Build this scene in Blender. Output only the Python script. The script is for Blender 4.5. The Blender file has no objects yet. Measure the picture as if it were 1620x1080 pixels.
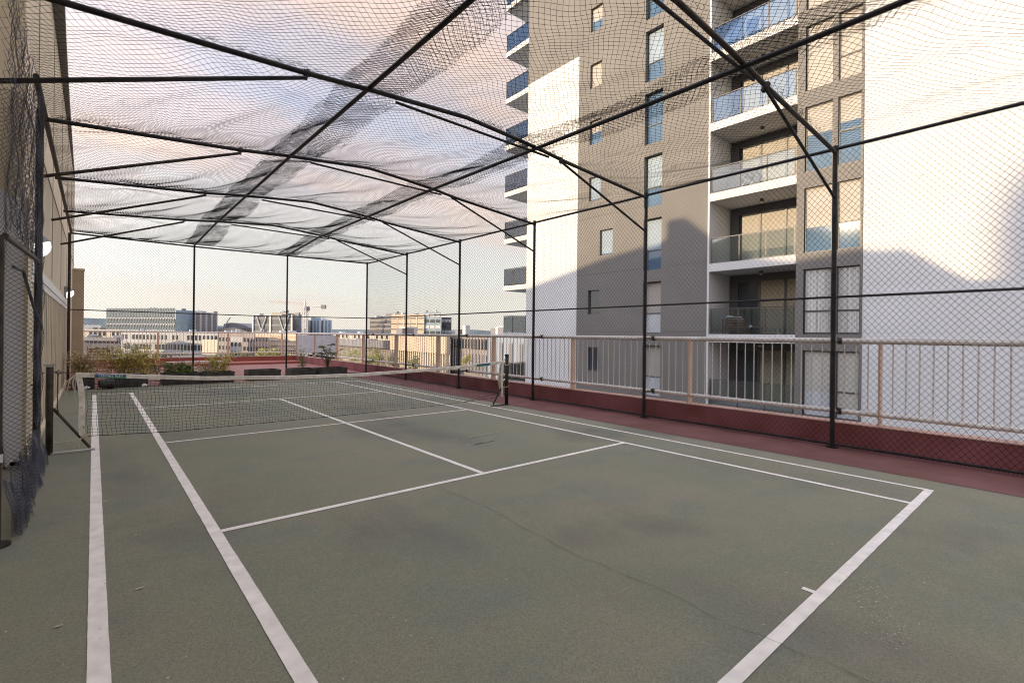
import bpy, math, random
import numpy as np
from math import radians as R, sin, cos, tan, pi
from mathutils import Vector, Matrix, noise as mnoise

random.seed(7); rng = np.random.default_rng(7)
SC = bpy.context.scene
COL = SC.collection

# ------------------------------------------------------------------ camera
FPX, YAW, ROLL, SHY, EYE = 773.3, R(40.58), R(0.662), -10.3, 1.5
fwd = Vector((sin(YAW), cos(YAW), 0.0008)).normalized()
rgt = Vector((cos(YAW), -sin(YAW), 0)); upv = rgt.cross(fwd)
r2 = rgt*cos(ROLL) + upv*sin(ROLL); u2 = -rgt*sin(ROLL) + upv*cos(ROLL)
cd = bpy.data.cameras.new('camera'); cam = bpy.data.objects.new('camera', cd); COL.objects.link(cam)
cam.matrix_world = Matrix(((r2.x, u2.x, -fwd.x, 0), (r2.y, u2.y, -fwd.y, 0), (r2.z, u2.z, -fwd.z, EYE), (0, 0, 0, 1)))
cd.sensor_width = 36; cd.sensor_fit = 'HORIZONTAL'; cd.lens = 36*FPX/1620; cd.shift_y = SHY/1620
cd.clip_start = 0.05; cd.clip_end = 20000
SC.camera = cam

# ------------------------------------------------------------------ world, sun, exposure
SUN_AZ = R(-75)          # from +Y towards +X
SUN_EL = R(12)
w = bpy.data.worlds.new('World'); SC.world = w; w.use_nodes = True
nt = w.node_tree; N = nt.nodes; L = nt.links; N.clear()
def nd(t, **k):
    n = N.new(t)
    for a, b in k.items(): setattr(n, a, b)
    return n
out = nd('ShaderNodeOutputWorld'); bg = nd('ShaderNodeBackground'); bg.inputs[1].default_value = 0.1
sky = nd('ShaderNodeTexSky', sky_type='NISHITA', sun_disc=False, sun_elevation=SUN_EL, sun_rotation=SUN_AZ % (2*pi))
sky.air_density = 1.0; sky.dust_density = 2.0; sky.ozone_density = 2.0
tc = nd('ShaderNodeTexCoord'); sep = nd('ShaderNodeSeparateXYZ'); L.new(tc.outputs['Generated'], sep.inputs[0])
def math_(op, a, b=None, clamp=False):
    m = nd('ShaderNodeMath', operation=op, use_clamp=clamp)
    for i, v in enumerate((a, b)):
        if v is None: continue
        if isinstance(v, (int, float)): m.inputs[i].default_value = v
        else: L.new(v, m.inputs[i])
    return m.outputs[0]
zc = math_('MAXIMUM', sep.outputs[2], 0.0)
den = math_('ADD', zc, 0.22)
px_ = math_('DIVIDE', sep.outputs[0], den); py_ = math_('DIVIDE', sep.outputs[1], den)
cmb = nd('ShaderNodeCombineXYZ'); L.new(px_, cmb.inputs[0]); L.new(py_, cmb.inputs[1])
mp = nd('ShaderNodeMapping'); L.new(cmb.outputs[0], mp.inputs[0]); mp.inputs['Scale'].default_value = (0.5, 1.1, 1); mp.inputs['Rotation'].default_value = (0, 0, R(-35)); mp.inputs['Location'].default_value = (0.7, 1.9, 0)
nz = nd('ShaderNodeTexNoise'); L.new(mp.outputs[0], nz.inputs[0]); nz.inputs['Scale'].default_value = 0.9; nz.inputs['Detail'].default_value = 5; nz.inputs['Roughness'].default_value = 0.5
cr = nd('ShaderNodeValToRGB'); L.new(nz.outputs[0], cr.inputs[0]); cr.color_ramp.elements[0].position = 0.42; cr.color_ramp.elements[1].position = 0.58
# second noise picks warm or lavender cloud
nz2 = nd('ShaderNodeTexNoise'); L.new(mp.outputs[0], nz2.inputs[0]); nz2.inputs['Scale'].default_value = 1.7; nz2.inputs['Detail'].default_value = 3
cc = nd('ShaderNodeValToRGB'); L.new(nz2.outputs[0], cc.inputs[0])
cc.color_ramp.elements[0].position = 0.38; cc.color_ramp.elements[0].color = (0.86, 0.74, 0.74, 1)
cc.color_ramp.elements[1].position = 0.60; cc.color_ramp.elements[1].color = (1.0, 0.75, 0.60, 1)
# clear sky veil: cream at the horizon, pale lavender blue above
hz = nd('ShaderNodeValToRGB'); L.new(zc, hz.inputs[0]); e = hz.color_ramp.elements
e[0].position = 0.0; e[0].color = (0.95, 0.90, 0.80, 1)
e[1].position = 1.0; e[1].color = (0.40, 0.50, 0.74, 1)
x = e.new(0.10); x.color = (0.92, 0.90, 0.84, 1)
x = e.new(0.22); x.color = (0.93, 0.86, 0.82, 1)
x = e.new(0.42); x.color = (0.46, 0.60, 0.86, 1)
mx1 = nd('ShaderNodeMix', data_type='RGBA'); L.new(hz.outputs[0], mx1.inputs[6]); L.new(cc.outputs[0], mx1.inputs[7])
amt = math_('MULTIPLY', cr.outputs[0], math_('SMOOTH_MIN', math_('MULTIPLY', zc, 4.5), 0.95)); L.new(amt, mx1.inputs[0])
# thin veil brighter toward the sun
dotn = nd('ShaderNodeVectorMath', operation='DOT_PRODUCT'); L.new(tc.outputs['Generated'], dotn.inputs[0])
dotn.inputs[1].default_value = (sin(SUN_AZ)*cos(R(25)), cos(SUN_AZ)*cos(R(25)), sin(R(25)))
gl = math_('POWER', math_('MAXIMUM', dotn.outputs['Value'], 0.0), 2.0)
zen = nd('ShaderNodeMapRange'); zen.interpolation_type = 'SMOOTHSTEP'; L.new(zc, zen.inputs[0]); zen.inputs[1].default_value = 0.5; zen.inputs[2].default_value = 0.85; zen.inputs[3].default_value = 0.0; zen.inputs[4].default_value = 1.0
glow = math_('ADD', math_('ADD', math_('MULTIPLY', gl, 2.2), zen.outputs[0]), 1.0)
sc_ = math_('MULTIPLY', glow, 7.5)
veil = nd('ShaderNodeVectorMath', operation='SCALE'); L.new(mx1.outputs[2], veil.inputs[0]); L.new(sc_, veil.inputs['Scale'])
mx2 = nd('ShaderNodeMix', data_type='RGBA'); mx2.inputs[0].default_value = 0.80; L.new(sky.outputs[0], mx2.inputs[6]); L.new(veil.outputs[0], mx2.inputs[7])
L.new(mx2.outputs[2], bg.inputs[0]); L.new(bg.outputs[0], out.inputs[0])

sd = bpy.data.lights.new('sun', 'SUN'); so = bpy.data.objects.new('sun', sd); COL.objects.link(so)
sd.energy = 3.5; sd.angle = R(0.5); sd.color = (1.0, 0.76, 0.47)
sdir = Vector((sin(SUN_AZ)*cos(SUN_EL), cos(SUN_AZ)*cos(SUN_EL), sin(SUN_EL)))
so.rotation_euler = sdir.to_track_quat('Z', 'Y').to_euler()
SC.view_settings.view_transform = 'Standard'; SC.view_settings.look = 'None'; SC.view_settings.gamma = 1
SC.view_settings.exposure = 0.7
SC.cycles.filter_width = 1.05; SC.cycles.max_bounces = 6; SC.cycles.transparent_max_bounces = 12; SC.cycles.caustics_reflective = False; SC.cycles.caustics_refractive = False

# ------------------------------------------------------------------ materials
MATS = {}
def mat(name, col, rough=0.7, var=0.12, scale=4.0, col2=None, bump=0.0, metal=0.0, detail=6, coat=0.0, spec=0.5, stretch=None, emit=0.0):
    if name in MATS: return MATS[name]
    m = bpy.data.materials.new(name); m.use_nodes = True; t = m.node_tree; b = t.nodes['Principled BSDF']
    b.inputs['Roughness'].default_value = rough; b.inputs['Metallic'].default_value = metal
    b.inputs['Specular IOR Level'].default_value = spec; b.inputs['Coat Weight'].default_value = coat
    tcn = t.nodes.new('ShaderNodeTexCoord'); mpn = t.nodes.new('ShaderNodeMapping'); t.links.new(tcn.outputs['Object'], mpn.inputs[0])
    if stretch: mpn.inputs['Scale'].default_value = stretch
    n = t.nodes.new('ShaderNodeTexNoise'); n.inputs['Scale'].default_value = scale; n.inputs['Detail'].default_value = detail
    t.links.new(mpn.outputs[0], n.inputs[0])
    r = t.nodes.new('ShaderNodeValToRGB'); t.links.new(n.outputs[0], r.inputs[0])
    c1 = [max(0, c*(1-var)) for c in col]; c2 = [min(1, c*(1+var)) for c in (col2 or col)]
    r.color_ramp.elements[0].position = 0.33; r.color_ramp.elements[1].position = 0.67
    r.color_ramp.elements[0].color = (*c1, 1); r.color_ramp.elements[1].color = (*c2, 1)
    t.links.new(r.outputs[0], b.inputs['Base Color'])
    if bump:
        bn = t.nodes.new('ShaderNodeBump'); bn.inputs['Strength'].default_value = bump; bn.inputs['Distance'].default_value = 0.02
        n2 = t.nodes.new('ShaderNodeTexNoise'); n2.inputs['Scale'].default_value = scale*12; n2.inputs['Detail'].default_value = 4
        t.links.new(mpn.outputs[0], n2.inputs[0]); t.links.new(n2.outputs[0], bn.inputs['Height']); t.links.new(bn.outputs[0], b.inputs['Normal'])
    if emit:
        b.inputs['Emission Color'].default_value = (*col, 1); b.inputs['Emission Strength'].default_value = emit
    MATS[name] = m; return m

M_pipe = mat('black painted pipe', (0.008, 0.008, 0.010), 0.5, 0.35, 9, (0.022, 0.018, 0.017), spec=0.3)
M_pipe2 = mat('weathered brown black pipe', (0.02, 0.017, 0.015), 0.5, 0.3, 8, (0.05, 0.036, 0.026), spec=0.3)
M_wire = mat('black coated wire', (0.008, 0.008, 0.010), 0.6, 0.2, 3, spec=0.25)
M_twine = mat('black net twine', (0.007, 0.007, 0.009), 0.9, 0.2, 3, spec=0.1)
M_twine2 = mat('faded blue black twine', (0.06, 0.065, 0.09), 0.85, 0.4, 3, (0.13, 0.135, 0.17), spec=0.2)
M_white = mat('white wall render', (0.61, 0.615, 0.61), 0.85, 0.045, 0.35, bump=0.05)
M_grey = mat('dark grey wall render', (0.172, 0.164, 0.152), 0.85, 0.07, 0.6, bump=0.05)
M_frame = mat('dark window frame', (0.075, 0.072, 0.070), 0.4, 0.1, 5)
M_ledge = mat('white balcony slab', (0.60, 0.60, 0.59), 0.8, 0.05, 1.5)
M_blind = mat('cream roller blind', (0.35, 0.325, 0.29), 0.6, 0.05, 2)
M_curt = mat('sheer curtain', (0.42, 0.42, 0.38), 0.6, 0.35, 3, (0.5, 0.5, 0.47), stretch=(1, 9, 0.05))
M_beige = mat('beige cladding', (0.70, 0.61, 0.46), 0.75, 0.05, 1.2)
M_beige2 = mat('beige folding door board', (0.64, 0.56, 0.43), 0.55, 0.06, 2)
M_soff = mat('grey eaves soffit', (0.20, 0.20, 0.20), 0.7, 0.08, 3)
M_trim = mat('grey white trim', (0.62, 0.63, 0.65), 0.4, 0.05, 3)
M_rail = mat('cream railing paint', (0.76, 0.70, 0.61), 0.5, 0.08, 6, (0.80, 0.76, 0.70))
M_rpost = mat('peach railing post tone', (0.66, 0.47, 0.35), 0.55, 0.08, 5)  # posts take a peach tone, rails stay cream
M_steel = mat('galvanised steel', (0.42, 0.42, 0.41), 0.45, 0.2, 6, metal=0.6)
M_tape = mat('off white net tape', (0.66, 0.60, 0.50), 0.85, 0.14, 14, (0.70, 0.66, 0.60))
M_rope = mat('pale frayed rope', (0.55, 0.47, 0.35), 0.9, 0.2, 20)
M_cable = mat('rusty net cable', (0.07, 0.05, 0.04), 0.6, 0.3, 20)
M_black = mat('black planter plastic', (0.022, 0.022, 0.022), 0.6, 0.4, 5, (0.04, 0.04, 0.036))
M_soil = mat('dark soil', (0.05, 0.035, 0.022), 0.95, 0.4, 20)
M_redwall = mat('shade toned red parapet', (0.28, 0.078, 0.068), 0.75, 0.25, 1.6, (0.26, 0.09, 0.09), bump=0.1)  # parapet red with the shade of the right side put in
M_cap = mat('parapet edge cap', (0.52, 0.33, 0.27), 0.7, 0.15, 3)
M_concrete = mat('pale concrete', (0.45, 0.44, 0.41), 0.85, 0.1, 0.1)
M_city = mat('city ground asphalt', (0.10, 0.10, 0.10), 0.9, 0.3, 0.03, (0.16, 0.15, 0.13))
M_lampb = mat('grey lamp housing', (0.30, 0.29, 0.28), 0.5, 0.1, 6)
M_lampg = mat('lit white lamp glass', (1.0, 0.96, 0.88), 0.3, 0.0, 3, emit=1.3)
M_wood = mat('brown slatted wood', (0.26, 0.14, 0.08), 0.7, 0.25, 12)
M_cush = mat('white cushion', (0.68, 0.67, 0.64), 0.9, 0.06, 6)
M_ceram = mat('white ceramic', (0.75, 0.74, 0.72), 0.4, 0.03, 6)
M_galv = mat('pale metal leg', (0.70, 0.68, 0.62), 0.4, 0.1, 6)
M_navy = mat('dark navy cover', (0.03, 0.045, 0.09), 0.7, 0.3, 6)

def glass_mat(name, col, rough=0.04):
    m = bpy.data.materials.new(name); m.use_nodes = True; t = m.node_tree; b = t.nodes['Principled BSDF']
    n = t.nodes.new('ShaderNodeTexNoise'); n.inputs['Scale'].default_value = 0.8
    r = t.nodes.new('ShaderNodeValToRGB'); r.color_ramp.elements[0].color = (*[c*0.7 for c in col], 1); r.color_ramp.elements[1].color = (*[c*1.3 for c in col], 1)
    tcn = t.nodes.new('ShaderNodeTexCoord'); t.links.new(tcn.outputs['Object'], n.inputs[0]); t.links.new(n.outputs[0], r.inputs[0]); t.links.new(r.outputs[0], b.inputs['Base Color'])
    b.inputs['Roughness'].default_value = rough; b.inputs['IOR'].default_value = 1.5
    return m
M_glass = glass_mat('sky tinted window glass', (0.075, 0.135, 0.21))  # blue of the reflected sky put into the base colour
M_glassd = glass_mat('dark window glass', (0.035, 0.045, 0.055))
M_glasst = glass_mat('teal curtain wall glass', (0.07, 0.13, 0.16), 0.25)
# see-through balustrade glass
M_bal = bpy.data.materials.new('tinted balustrade glass'); M_bal.use_nodes = True
t = M_bal.node_tree; t.nodes.clear(); o_ = t.nodes.new('ShaderNodeOutputMaterial'); ms = t.nodes.new('ShaderNodeMixShader'); tr = t.nodes.new('ShaderNodeBsdfTransparent'); gs = t.nodes.new('ShaderNodeBsdfGlossy')
fr = t.nodes.new('ShaderNodeFresnel'); fr.inputs[0].default_value = 1.6
mm = t.nodes.new('ShaderNodeMath'); mm.operation = 'ADD'; mm.inputs[1].default_value = 0.10; t.links.new(fr.outputs[0], mm.inputs[0]); t.links.new(mm.outputs[0], ms.inputs[0])
tr.inputs[0].default_value = (0.80, 0.86, 0.87, 1); gs.inputs[0].default_value = (0.5, 0.56, 0.64, 1); gs.inputs[1].default_value = 0.03
t.links.new(tr.outputs[0], ms.inputs[1]); t.links.new(gs.outputs[0], ms.inputs[2]); t.links.new(ms.outputs[0], o_.inputs[0])

def court_mat():
    m = bpy.data.materials.new('worn green court paint'); m.use_nodes = True; t = m.node_tree; b = t.nodes['Principled BSDF']; NN = t.nodes; LL = t.links
    tcn = NN.new('ShaderNodeTexCoord')
    def noise(scale, det, stretch=None, rough=0.55):
        mpn = NN.new('ShaderNodeMapping'); LL.new(tcn.outputs['Object'], mpn.inputs[0])
        if stretch: mpn.inputs['Scale'].default_value = stretch
        n = NN.new('ShaderNodeTexNoise'); n.inputs['Scale'].default_value = scale; n.inputs['Detail'].default_value = det; n.inputs['Roughness'].default_value = rough
        LL.new(mpn.outputs[0], n.inputs[0]); return n.outputs[0]
    def ramp(src, p0, c0, p1, c1):
        r = NN.new('ShaderNodeValToRGB'); LL.new(src, r.inputs[0]); r.color_ramp.elements[0].position = p0; r.color_ramp.elements[0].color = c0; r.color_ramp.elements[1].position = p1; r.color_ramp.elements[1].color = c1; return r.outputs[0]
    def mix(f, a, b_, mode='MIX'):
        x = NN.new('ShaderNodeMix'); x.data_type = 'RGBA'; x.blend_type = mode
        if isinstance(f, float): x.inputs[0].default_value = f
        else: LL.new(f, x.inputs[0])
        for i, v in ((6, a), (7, b_)):
            if isinstance(v, tuple): x.inputs[i].default_value = v
            else: LL.new(v, x.inputs[i])
        return x.outputs[2]
    base = ramp(noise(0.55, 6), 0.36, (0.190, 0.203, 0.145, 1), 0.64, (0.228, 0.219, 0.158, 1))
    teal = mix(ramp(noise(0.9, 5, (1, 1.6, 1)), 0.52, (0, 0, 0, 1), 0.72, (0.75, 0.75, 0.75, 1)), base, (0.158, 0.188, 0.155, 1))
    red = mix(ramp(noise(1.7, 7, (1.8, 0.8, 1), 0.65), 0.56, (0, 0, 0, 1), 0.76, (0.6, 0.6, 0.6, 1)), teal, (0.235, 0.195, 0.155, 1))
    dark = mix(ramp(noise(0.45, 4, (1.3, 0.5, 1)), 0.52, (0, 0, 0, 1), 0.72, (0.7, 0.7, 0.7, 1)), red, (0.112, 0.112, 0.104, 1))
    streak = mix(ramp(noise(5, 8, (0.6, 2.4, 1), 0.7), 0.58, (0, 0, 0, 1), 0.78, (0.45, 0.45, 0.45, 1)), dark, (0.29, 0.275, 0.22, 1))
    grain = mix(0.75, streak, ramp(noise(120, 4), 0.30, (0.36, 0.36, 0.36, 1), 0.70, (0.70, 0.70, 0.70, 1)), 'OVERLAY')
    rub = ramp(noise(1.15, 9, (0.7, 1.9, 1), 0.75), 0.60, (0, 0, 0, 1), 0.70, (0.5, 0.5, 0.5, 1))
    grain = mix(rub, grain, (0.255, 0.240, 0.195, 1))
    stain = ramp(noise(0.33, 5, (1.0, 1.0, 1), 0.6), 0.55, (0, 0, 0, 1), 0.66, (0.42, 0.42, 0.42, 1))
    grain = mix(stain, grain, (0.085, 0.088, 0.085, 1))
    vor = NN.new('ShaderNodeTexVoronoi'); LL.new(tcn.outputs['Object'], vor.inputs[0]); vor.inputs['Scale'].default_value = 4.3
    sp = ramp(vor.outputs['Distance'], 0.018, (1, 1, 1, 1), 0.026, (0, 0, 0, 1))
    fin = mix(sp, grain, (0.55, 0.52, 0.45, 1))
    LL.new(fin, b.inputs['Base Color']); b.inputs['Roughness'].default_value = 0.82; b.inputs['Specular IOR Level'].default_value = 0.3
    bn = NN.new('ShaderNodeBump'); bn.inputs['Strength'].default_value = 0.35; bn.inputs['Distance'].default_value = 0.004
    LL.new(noise(150, 4), bn.inputs['Height']); LL.new(bn.outputs[0], b.inputs['Normal'])
    return m
M_court = court_mat()
M_line = mat('worn white line paint', (0.82, 0.78, 0.72), 0.8, 0.07, 9, (0.86, 0.83, 0.77), bump=0.08)
M_pink = mat('faded red floor paint', (0.165, 0.060, 0.050), 0.8, 0.28, 1.8, (0.135, 0.056, 0.053), bump=0.15)
M_joint = mat('dark joint filler', (0.05, 0.055, 0.05), 0.9, 0.3, 10)
M_crack = mat('crack in the court', (0.035, 0.035, 0.03), 0.95, 0.2, 10)
M_chip = mat('pale scraped concrete', (0.45, 0.40, 0.34), 0.9, 0.15, 30)
def brick_mat(name, c1, c2, mortar, sc, bw=0.5, rh=0.25, ms_=0.03, squash=1.0):
    m = bpy.data.materials.new(name); m.use_nodes = True; t = m.node_tree; b = t.nodes['Principled BSDF']
    tcn = t.nodes.new('ShaderNodeTexCoord'); br = t.nodes.new('ShaderNodeTexBrick'); t.links.new(tcn.outputs['Object'], br.inputs[0])
    br.inputs['Color1'].default_value = (*c1, 1); br.inputs['Color2'].default_value = (*c2, 1); br.inputs['Mortar'].default_value = (*mortar, 1)
    br.inputs['Scale'].default_value = sc; br.inputs['Mortar Size'].default_value = ms_; br.inputs['Brick Width'].default_value = bw; br.inputs['Row Height'].default_value = rh
    t.links.new(br.outputs[0], b.inputs['Base Color']); b.inputs['Roughness'].default_value = 0.85
    return m
M_paver = brick_mat('red clay pavers', (0.36, 0.15, 0.12), (0.27, 0.10, 0.085), (0.34, 0.24, 0.20), 2.2, 0.5, 0.25, 0.025)

# ------------------------------------------------------------------ mesh helpers
class MB:
    def __init__(s): s.v = []; s.f = []
    def box(s, x0, x1, y0, y1, z0, z1):
        n = len(s.v); s.v += [(x0,y0,z0),(x1,y0,z0),(x1,y1,z0),(x0,y1,z0),(x0,y0,z1),(x1,y0,z1),(x1,y1,z1),(x0,y1,z1)]
        s.f += [tuple(n+i for i in q) for q in ((0,3,2,1),(4,5,6,7),(0,1,5,4),(1,2,6,5),(2,3,7,6),(3,0,4,7))]; return s
    def quad(s, a, b, c, d): n = len(s.v); s.v += [tuple(a), tuple(b), tuple(c), tuple(d)]; s.f.append((n, n+1, n+2, n+3)); return s
    def tube(s, p, q, r, n=10, r1=None):
        p = Vector(p); q = Vector(q); d = (q-p).normalized(); a = d.orthogonal().normalized(); b = d.cross(a); k = len(s.v); r1 = r if r1 is None else r1
        for i in range(n):
            t_ = 2*pi*i/n; o = a*cos(t_)+b*sin(t_); s.v.append(tuple(p+o*r)); s.v.append(tuple(q+o*r1))
        for i in range(n): j = (i+1) % n; s.f.append((k+2*i, k+2*j, k+2*j+1, k+2*i+1))
        s.f.append(tuple(k+2*i for i in range(n))[::-1]); s.f.append(tuple(k+2*i+1 for i in range(n))); return s
    def path(s, pts, r, n=8):
        P_ = [Vector(p) for p in pts]; k = len(s.v); m = len(P_); prev = None
        for i, p in enumerate(P_):
            d = (P_[min(i+1, m-1)]-P_[max(i-1, 0)]).normalized()
            a = d.orthogonal().normalized() if prev is None else (prev - d*prev.dot(d)).normalized()
            prev = a; b = d.cross(a)
            for j in range(n): t_ = 2*pi*j/n; s.v.append(tuple(p+(a*cos(t_)+b*sin(t_))*r))
        for i in range(m-1):
            for j in range(n): jj = (j+1) % n; s.f.append((k+i*n+j, k+i*n+jj, k+(i+1)*n+jj, k+(i+1)*n+j))
        s.f.append(tuple(k+j for j in range(n))[::-1]); s.f.append(tuple(k+(m-1)*n+j for j in range(n))); return s
    def prism(s, pts, z0, z1):      # vertical extrusion of a ccw xy polygon
        k = len(s.v); n = len(pts)
        for (x, y) in pts: s.v.append((x, y, z0))
        for (x, y) in pts: s.v.append((x, y, z1))
        s.f.append(tuple(k+i for i in range(n))[::-1]); s.f.append(tuple(k+n+i for i in range(n)))
        for i in range(n): j = (i+1) % n; s.f.append((k+i, k+j, k+n+j, k+n+i))
        return s
    def build(s, name, m, parent=None, smooth=False):
        me = bpy.data.meshes.new(name); me.from_pydata(s.v, [], s.f); me.materials.append(m)
        if smooth: me.polygons.foreach_set('use_smooth', [True]*len(me.polygons))
        me.update(); o = bpy.data.objects.new(name, me); COL.objects.link(o)
        if parent: o.parent = parent; o.matrix_parent_inverse = Matrix.Identity(4)
        return o
def tag(o, label=None, cat=None, group=None, kind=None):
    if label: o['label'] = label
    if cat: o['category'] = cat
    if group: o['group'] = group
    if kind: o['kind'] = kind
    return o
def thing(name, label, cat, loc=(0, 0, 0), group=None, rz=0):
    o = bpy.data.objects.new(name, None); COL.objects.link(o); o.location = loc; o.rotation_euler = (0, 0, rz); o.empty_display_size = 0.2
    return tag(o, label, cat, group)
def struct(name, mb, m): return tag(mb.build(name, m), kind='structure')
def copy_tree(o, parent=None):
    c = o.copy(); COL.objects.link(c); c.parent = parent
    for ch in list(o.children): copy_tree(ch, c)
    return c
def wires(name, A, B, r, m, parent=None):
    """many thin three-sided wires as one mesh"""
    A = np.asarray(A, float); B = np.asarray(B, float); n = len(A)
    d = B-A; d /= np.linalg.norm(d, axis=1)[:, None]+1e-12
    up = np.where(np.abs(d[:, 2:3]) > 0.9, np.array([[1., 0, 0]]), np.array([[0., 0, 1.]]))
    a = np.cross(d, up); a /= np.linalg.norm(a, axis=1)[:, None]+1e-12; b = np.cross(d, a)
    V = np.empty((n, 6, 3))
    for k in range(3):
        t_ = 2*pi*k/3; o = (a*cos(t_)+b*sin(t_))*r; V[:, k] = A+o; V[:, 3+k] = B+o
    F = np.array([[0, 1, 4, 3], [1, 2, 5, 4], [2, 0, 3, 5]])
    F = (F[None]+(np.arange(n)*6)[:, None, None]).reshape(-1)
    me = bpy.data.meshes.new(name); me.vertices.add(n*6); me.vertices.foreach_set('co', V.reshape(-1).astype(np.float32))
    me.loops.add(len(F)); me.loops.foreach_set('vertex_index', F.astype(np.int32))
    me.polygons.add(n*3); me.polygons.foreach_set('loop_start', np.arange(n*3, dtype=np.int32)*4)
    me.polygons.foreach_set('loop_total', np.full(n*3, 4, dtype=np.int32))
    me.update(calc_edges=True); me.materials.append(m)
    o = bpy.data.objects.new(name, me); COL.objects.link(o)
    if parent: o.parent = parent
    return o
def lattice(nu, nv):
    """indices of diamond-net edges: node (i,j) with i+j even, edges to (i±1,j+1)"""
    I, J = np.meshgrid(np.arange(nu), np.arange(nv), indexing='ij'); I = I.ravel(); J = J.ravel()
    ev = (I+J) % 2 == 0
    a = np.stack([np.where(ev, I, I+1), J], 1); b = np.stack([np.where(ev, I+1, I), J+1], 1)
    return a, b
def chainlink(name, org, ud, W, H, parent, du=0.075, dv=0.088, r=0.0025, m=None, wob=0.004, z0=0.0):
    nu = int(round(W/(du/2))); nv = int(round(H/(dv/2))); a, b = lattice(nu, nv)
    org = np.array(org, float); ud = np.array(ud, float); nrm = np.cross(ud, [0, 0, 1.])
    def pos(ij):
        i = ij[:, 0].astype(float); j = ij[:, 1].astype(float)
        u = i*W/nu; v = z0+j*H/nv
        off = wob*np.sin(u*2.1+v*1.3)*2 + wob*0.5*np.where((ij[:, 0] % 2) == 0, 1, -1)
        u2_ = u+0.005*np.sin(v*5.1+u*0.9); v2_ = v+0.006*np.sin(u*3.3+v*2)
        return org+u2_[:, None]*ud+np.stack([0*v, 0*v, v2_], 1)+off[:, None]*nrm
    return wires(name, pos(a), pos(b), r, m or M_wire, parent)
def ray(px, py): return fwd + r2*((px-810)/FPX) - u2*((py-540-SHY)/FPX)
def at(px, d): q = ray(px, 529.7+(px-810)*tan(ROLL))*d; return Vector((q.x, q.y, 0))
def zat(px, py, d): return EYE + ray(px, py).z*d

# ================================================================== SETTING
Zg = -26.0
g = MB(); g.quad((-9000, -9000, Zg), (9000, -9000, Zg), (9000, 9000, Zg), (-9000, 9000, Zg)); struct('ground', g, M_city)
road = MB()
road.quad((8.4+1, -300, Zg+0.01), (19, -300, Zg+0.01), (19, 400, Zg+0.01), (9.4, 400, Zg+0.01))
struct('road', road, mat('street asphalt', (0.06, 0.06, 0.062), 0.9, 0.15, 0.5))
# hills
hb = MB(); n_ = 260
for ring in range(1):
    prev = None
    for i in range(n_+1):
        az = R(-35+150*i/n_); d = 4200
        h = 34 + 30*max(0, mnoise.noise(Vector((az*3.1, 1.3, 0)))+0.3) + 22*mnoise.noise(Vector((az*9, 4, 0))) + 4*mnoise.noise(Vector((az*60, 2, 0)))
        if az < R(9): h += 32
        p = (Vector((sin(az)*d, cos(az)*d, Zg)), Vector((sin(az)*(d+500), cos(az)*(d+500), h+1.5)), Vector((sin(az)*(d+1500), cos(az)*(d+1500), Zg)))
        if prev: hb.quad(prev[0], p[0], p[1], prev[1]); hb.quad(prev[1], p[1], p[2], prev[2])
        prev = p
struct('hills', hb, mat('hazed blue green forest', (0.10, 0.135, 0.15), 0.95, 0.2, 0.01, (0.13, 0.165, 0.175)))  # distance haze put into the forest colour

# roof deck of our own building: slab with red floor, pavers and green court
slab = MB(); slab.box(-3.6, 8.28, -14, 27.1, -1.0, -0.012); struct('roof_slab', slab, M_concrete)
pf = MB(); pf.quad((-3.5, -13, 0), (8.2, -13, 0), (8.2, 16.46, 0), (-3.5, 16.46, 0)); struct('floor_border', pf, M_pink)
pv = MB(); pv.quad((-0.7, 16.46, -0.003), (8.2, 16.46, -0.003), (8.2, 27.0, -0.003), (-0.7, 27.0, -0.003)); struct('patio_paving', pv, M_paver)
# green court sheet with its ragged right edge
def edge_x(y): return 6.775 + 0.012*sin(y*1.1) + 0.010*mnoise.noise(Vector((y*5, 0, 0))) + 0.008*mnoise.noise(Vector((y*23, 3, 0)))
cm = MB(); ys = np.arange(-13, 16.47, 0.04)
for a_, b_ in zip(ys[:-1], ys[1:]): cm.quad((-3.5, a_, 0.004), (edge_x(a_), a_, 0.004), (edge_x(b_), b_, 0.004), (-3.5, b_, 0.004))
struct('court_surface', cm, M_court)
jm = MB()
for a_, b_ in zip(ys[:-1], ys[1:]):
    w0 = 0.010+0.012*max(0, mnoise.noise(Vector((a_*3, 9, 0)))+0.2); w1 = 0.010+0.012*max(0, mnoise.noise(Vector((b_*3, 9, 0)))+0.2)
    if mnoise.noise(Vector((a_*2.2, 5, 5))) < 0.28: jm.quad((edge_x(a_)-0.006, a_, 0.0075), (edge_x(a_)+w0, a_, 0.0075), (edge_x(b_)+w1, b_, 0.0075), (edge_x(b_)-0.006, b_, 0.0075))
struct('court_edge_joint', jm, M_joint)
# painted lines, edges a touch uneven
lm = MB()
def line(x0, y0, x1, y1, w_, z=0.008):
    d = Vector((x1-x0, y1-y0, 0)); Ln = d.length; d.normalize(); nn = Vector((-d.y, d.x, 0)); k = max(2, int(Ln/0.05)); pr = None
    sd_ = random.random()*50
    for i in range(k+1):
        c = Vector((x0, y0, z))+d*(Ln*i/k)
        a1 = w_/2+0.0022*mnoise.noise(Vector((i*0.5, sd_, 0))); a2 = w_/2+0.0022*mnoise.noise(Vector((i*0.5, sd_, 7)))
        q = (c+nn*a1, c-nn*a2)
        if pr: lm.quad(pr[1], q[1], q[0], pr[0])
        pr = q
XA, XB, XE, XC, XD = 0.032, 0.705, 3.216, 5.705, 6.345
line(XA, -1.0, XA, 15.0, 0.080); line(XB, -1.0+0.0, XB, 15.0, 0.078)
line(XC, 1.02, XC, 14.98, 0.058); line(XD, 1.02, XD, 14.98, 0.050)
line(XE, 4.235, XE, 11.78, 0.062)
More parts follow.
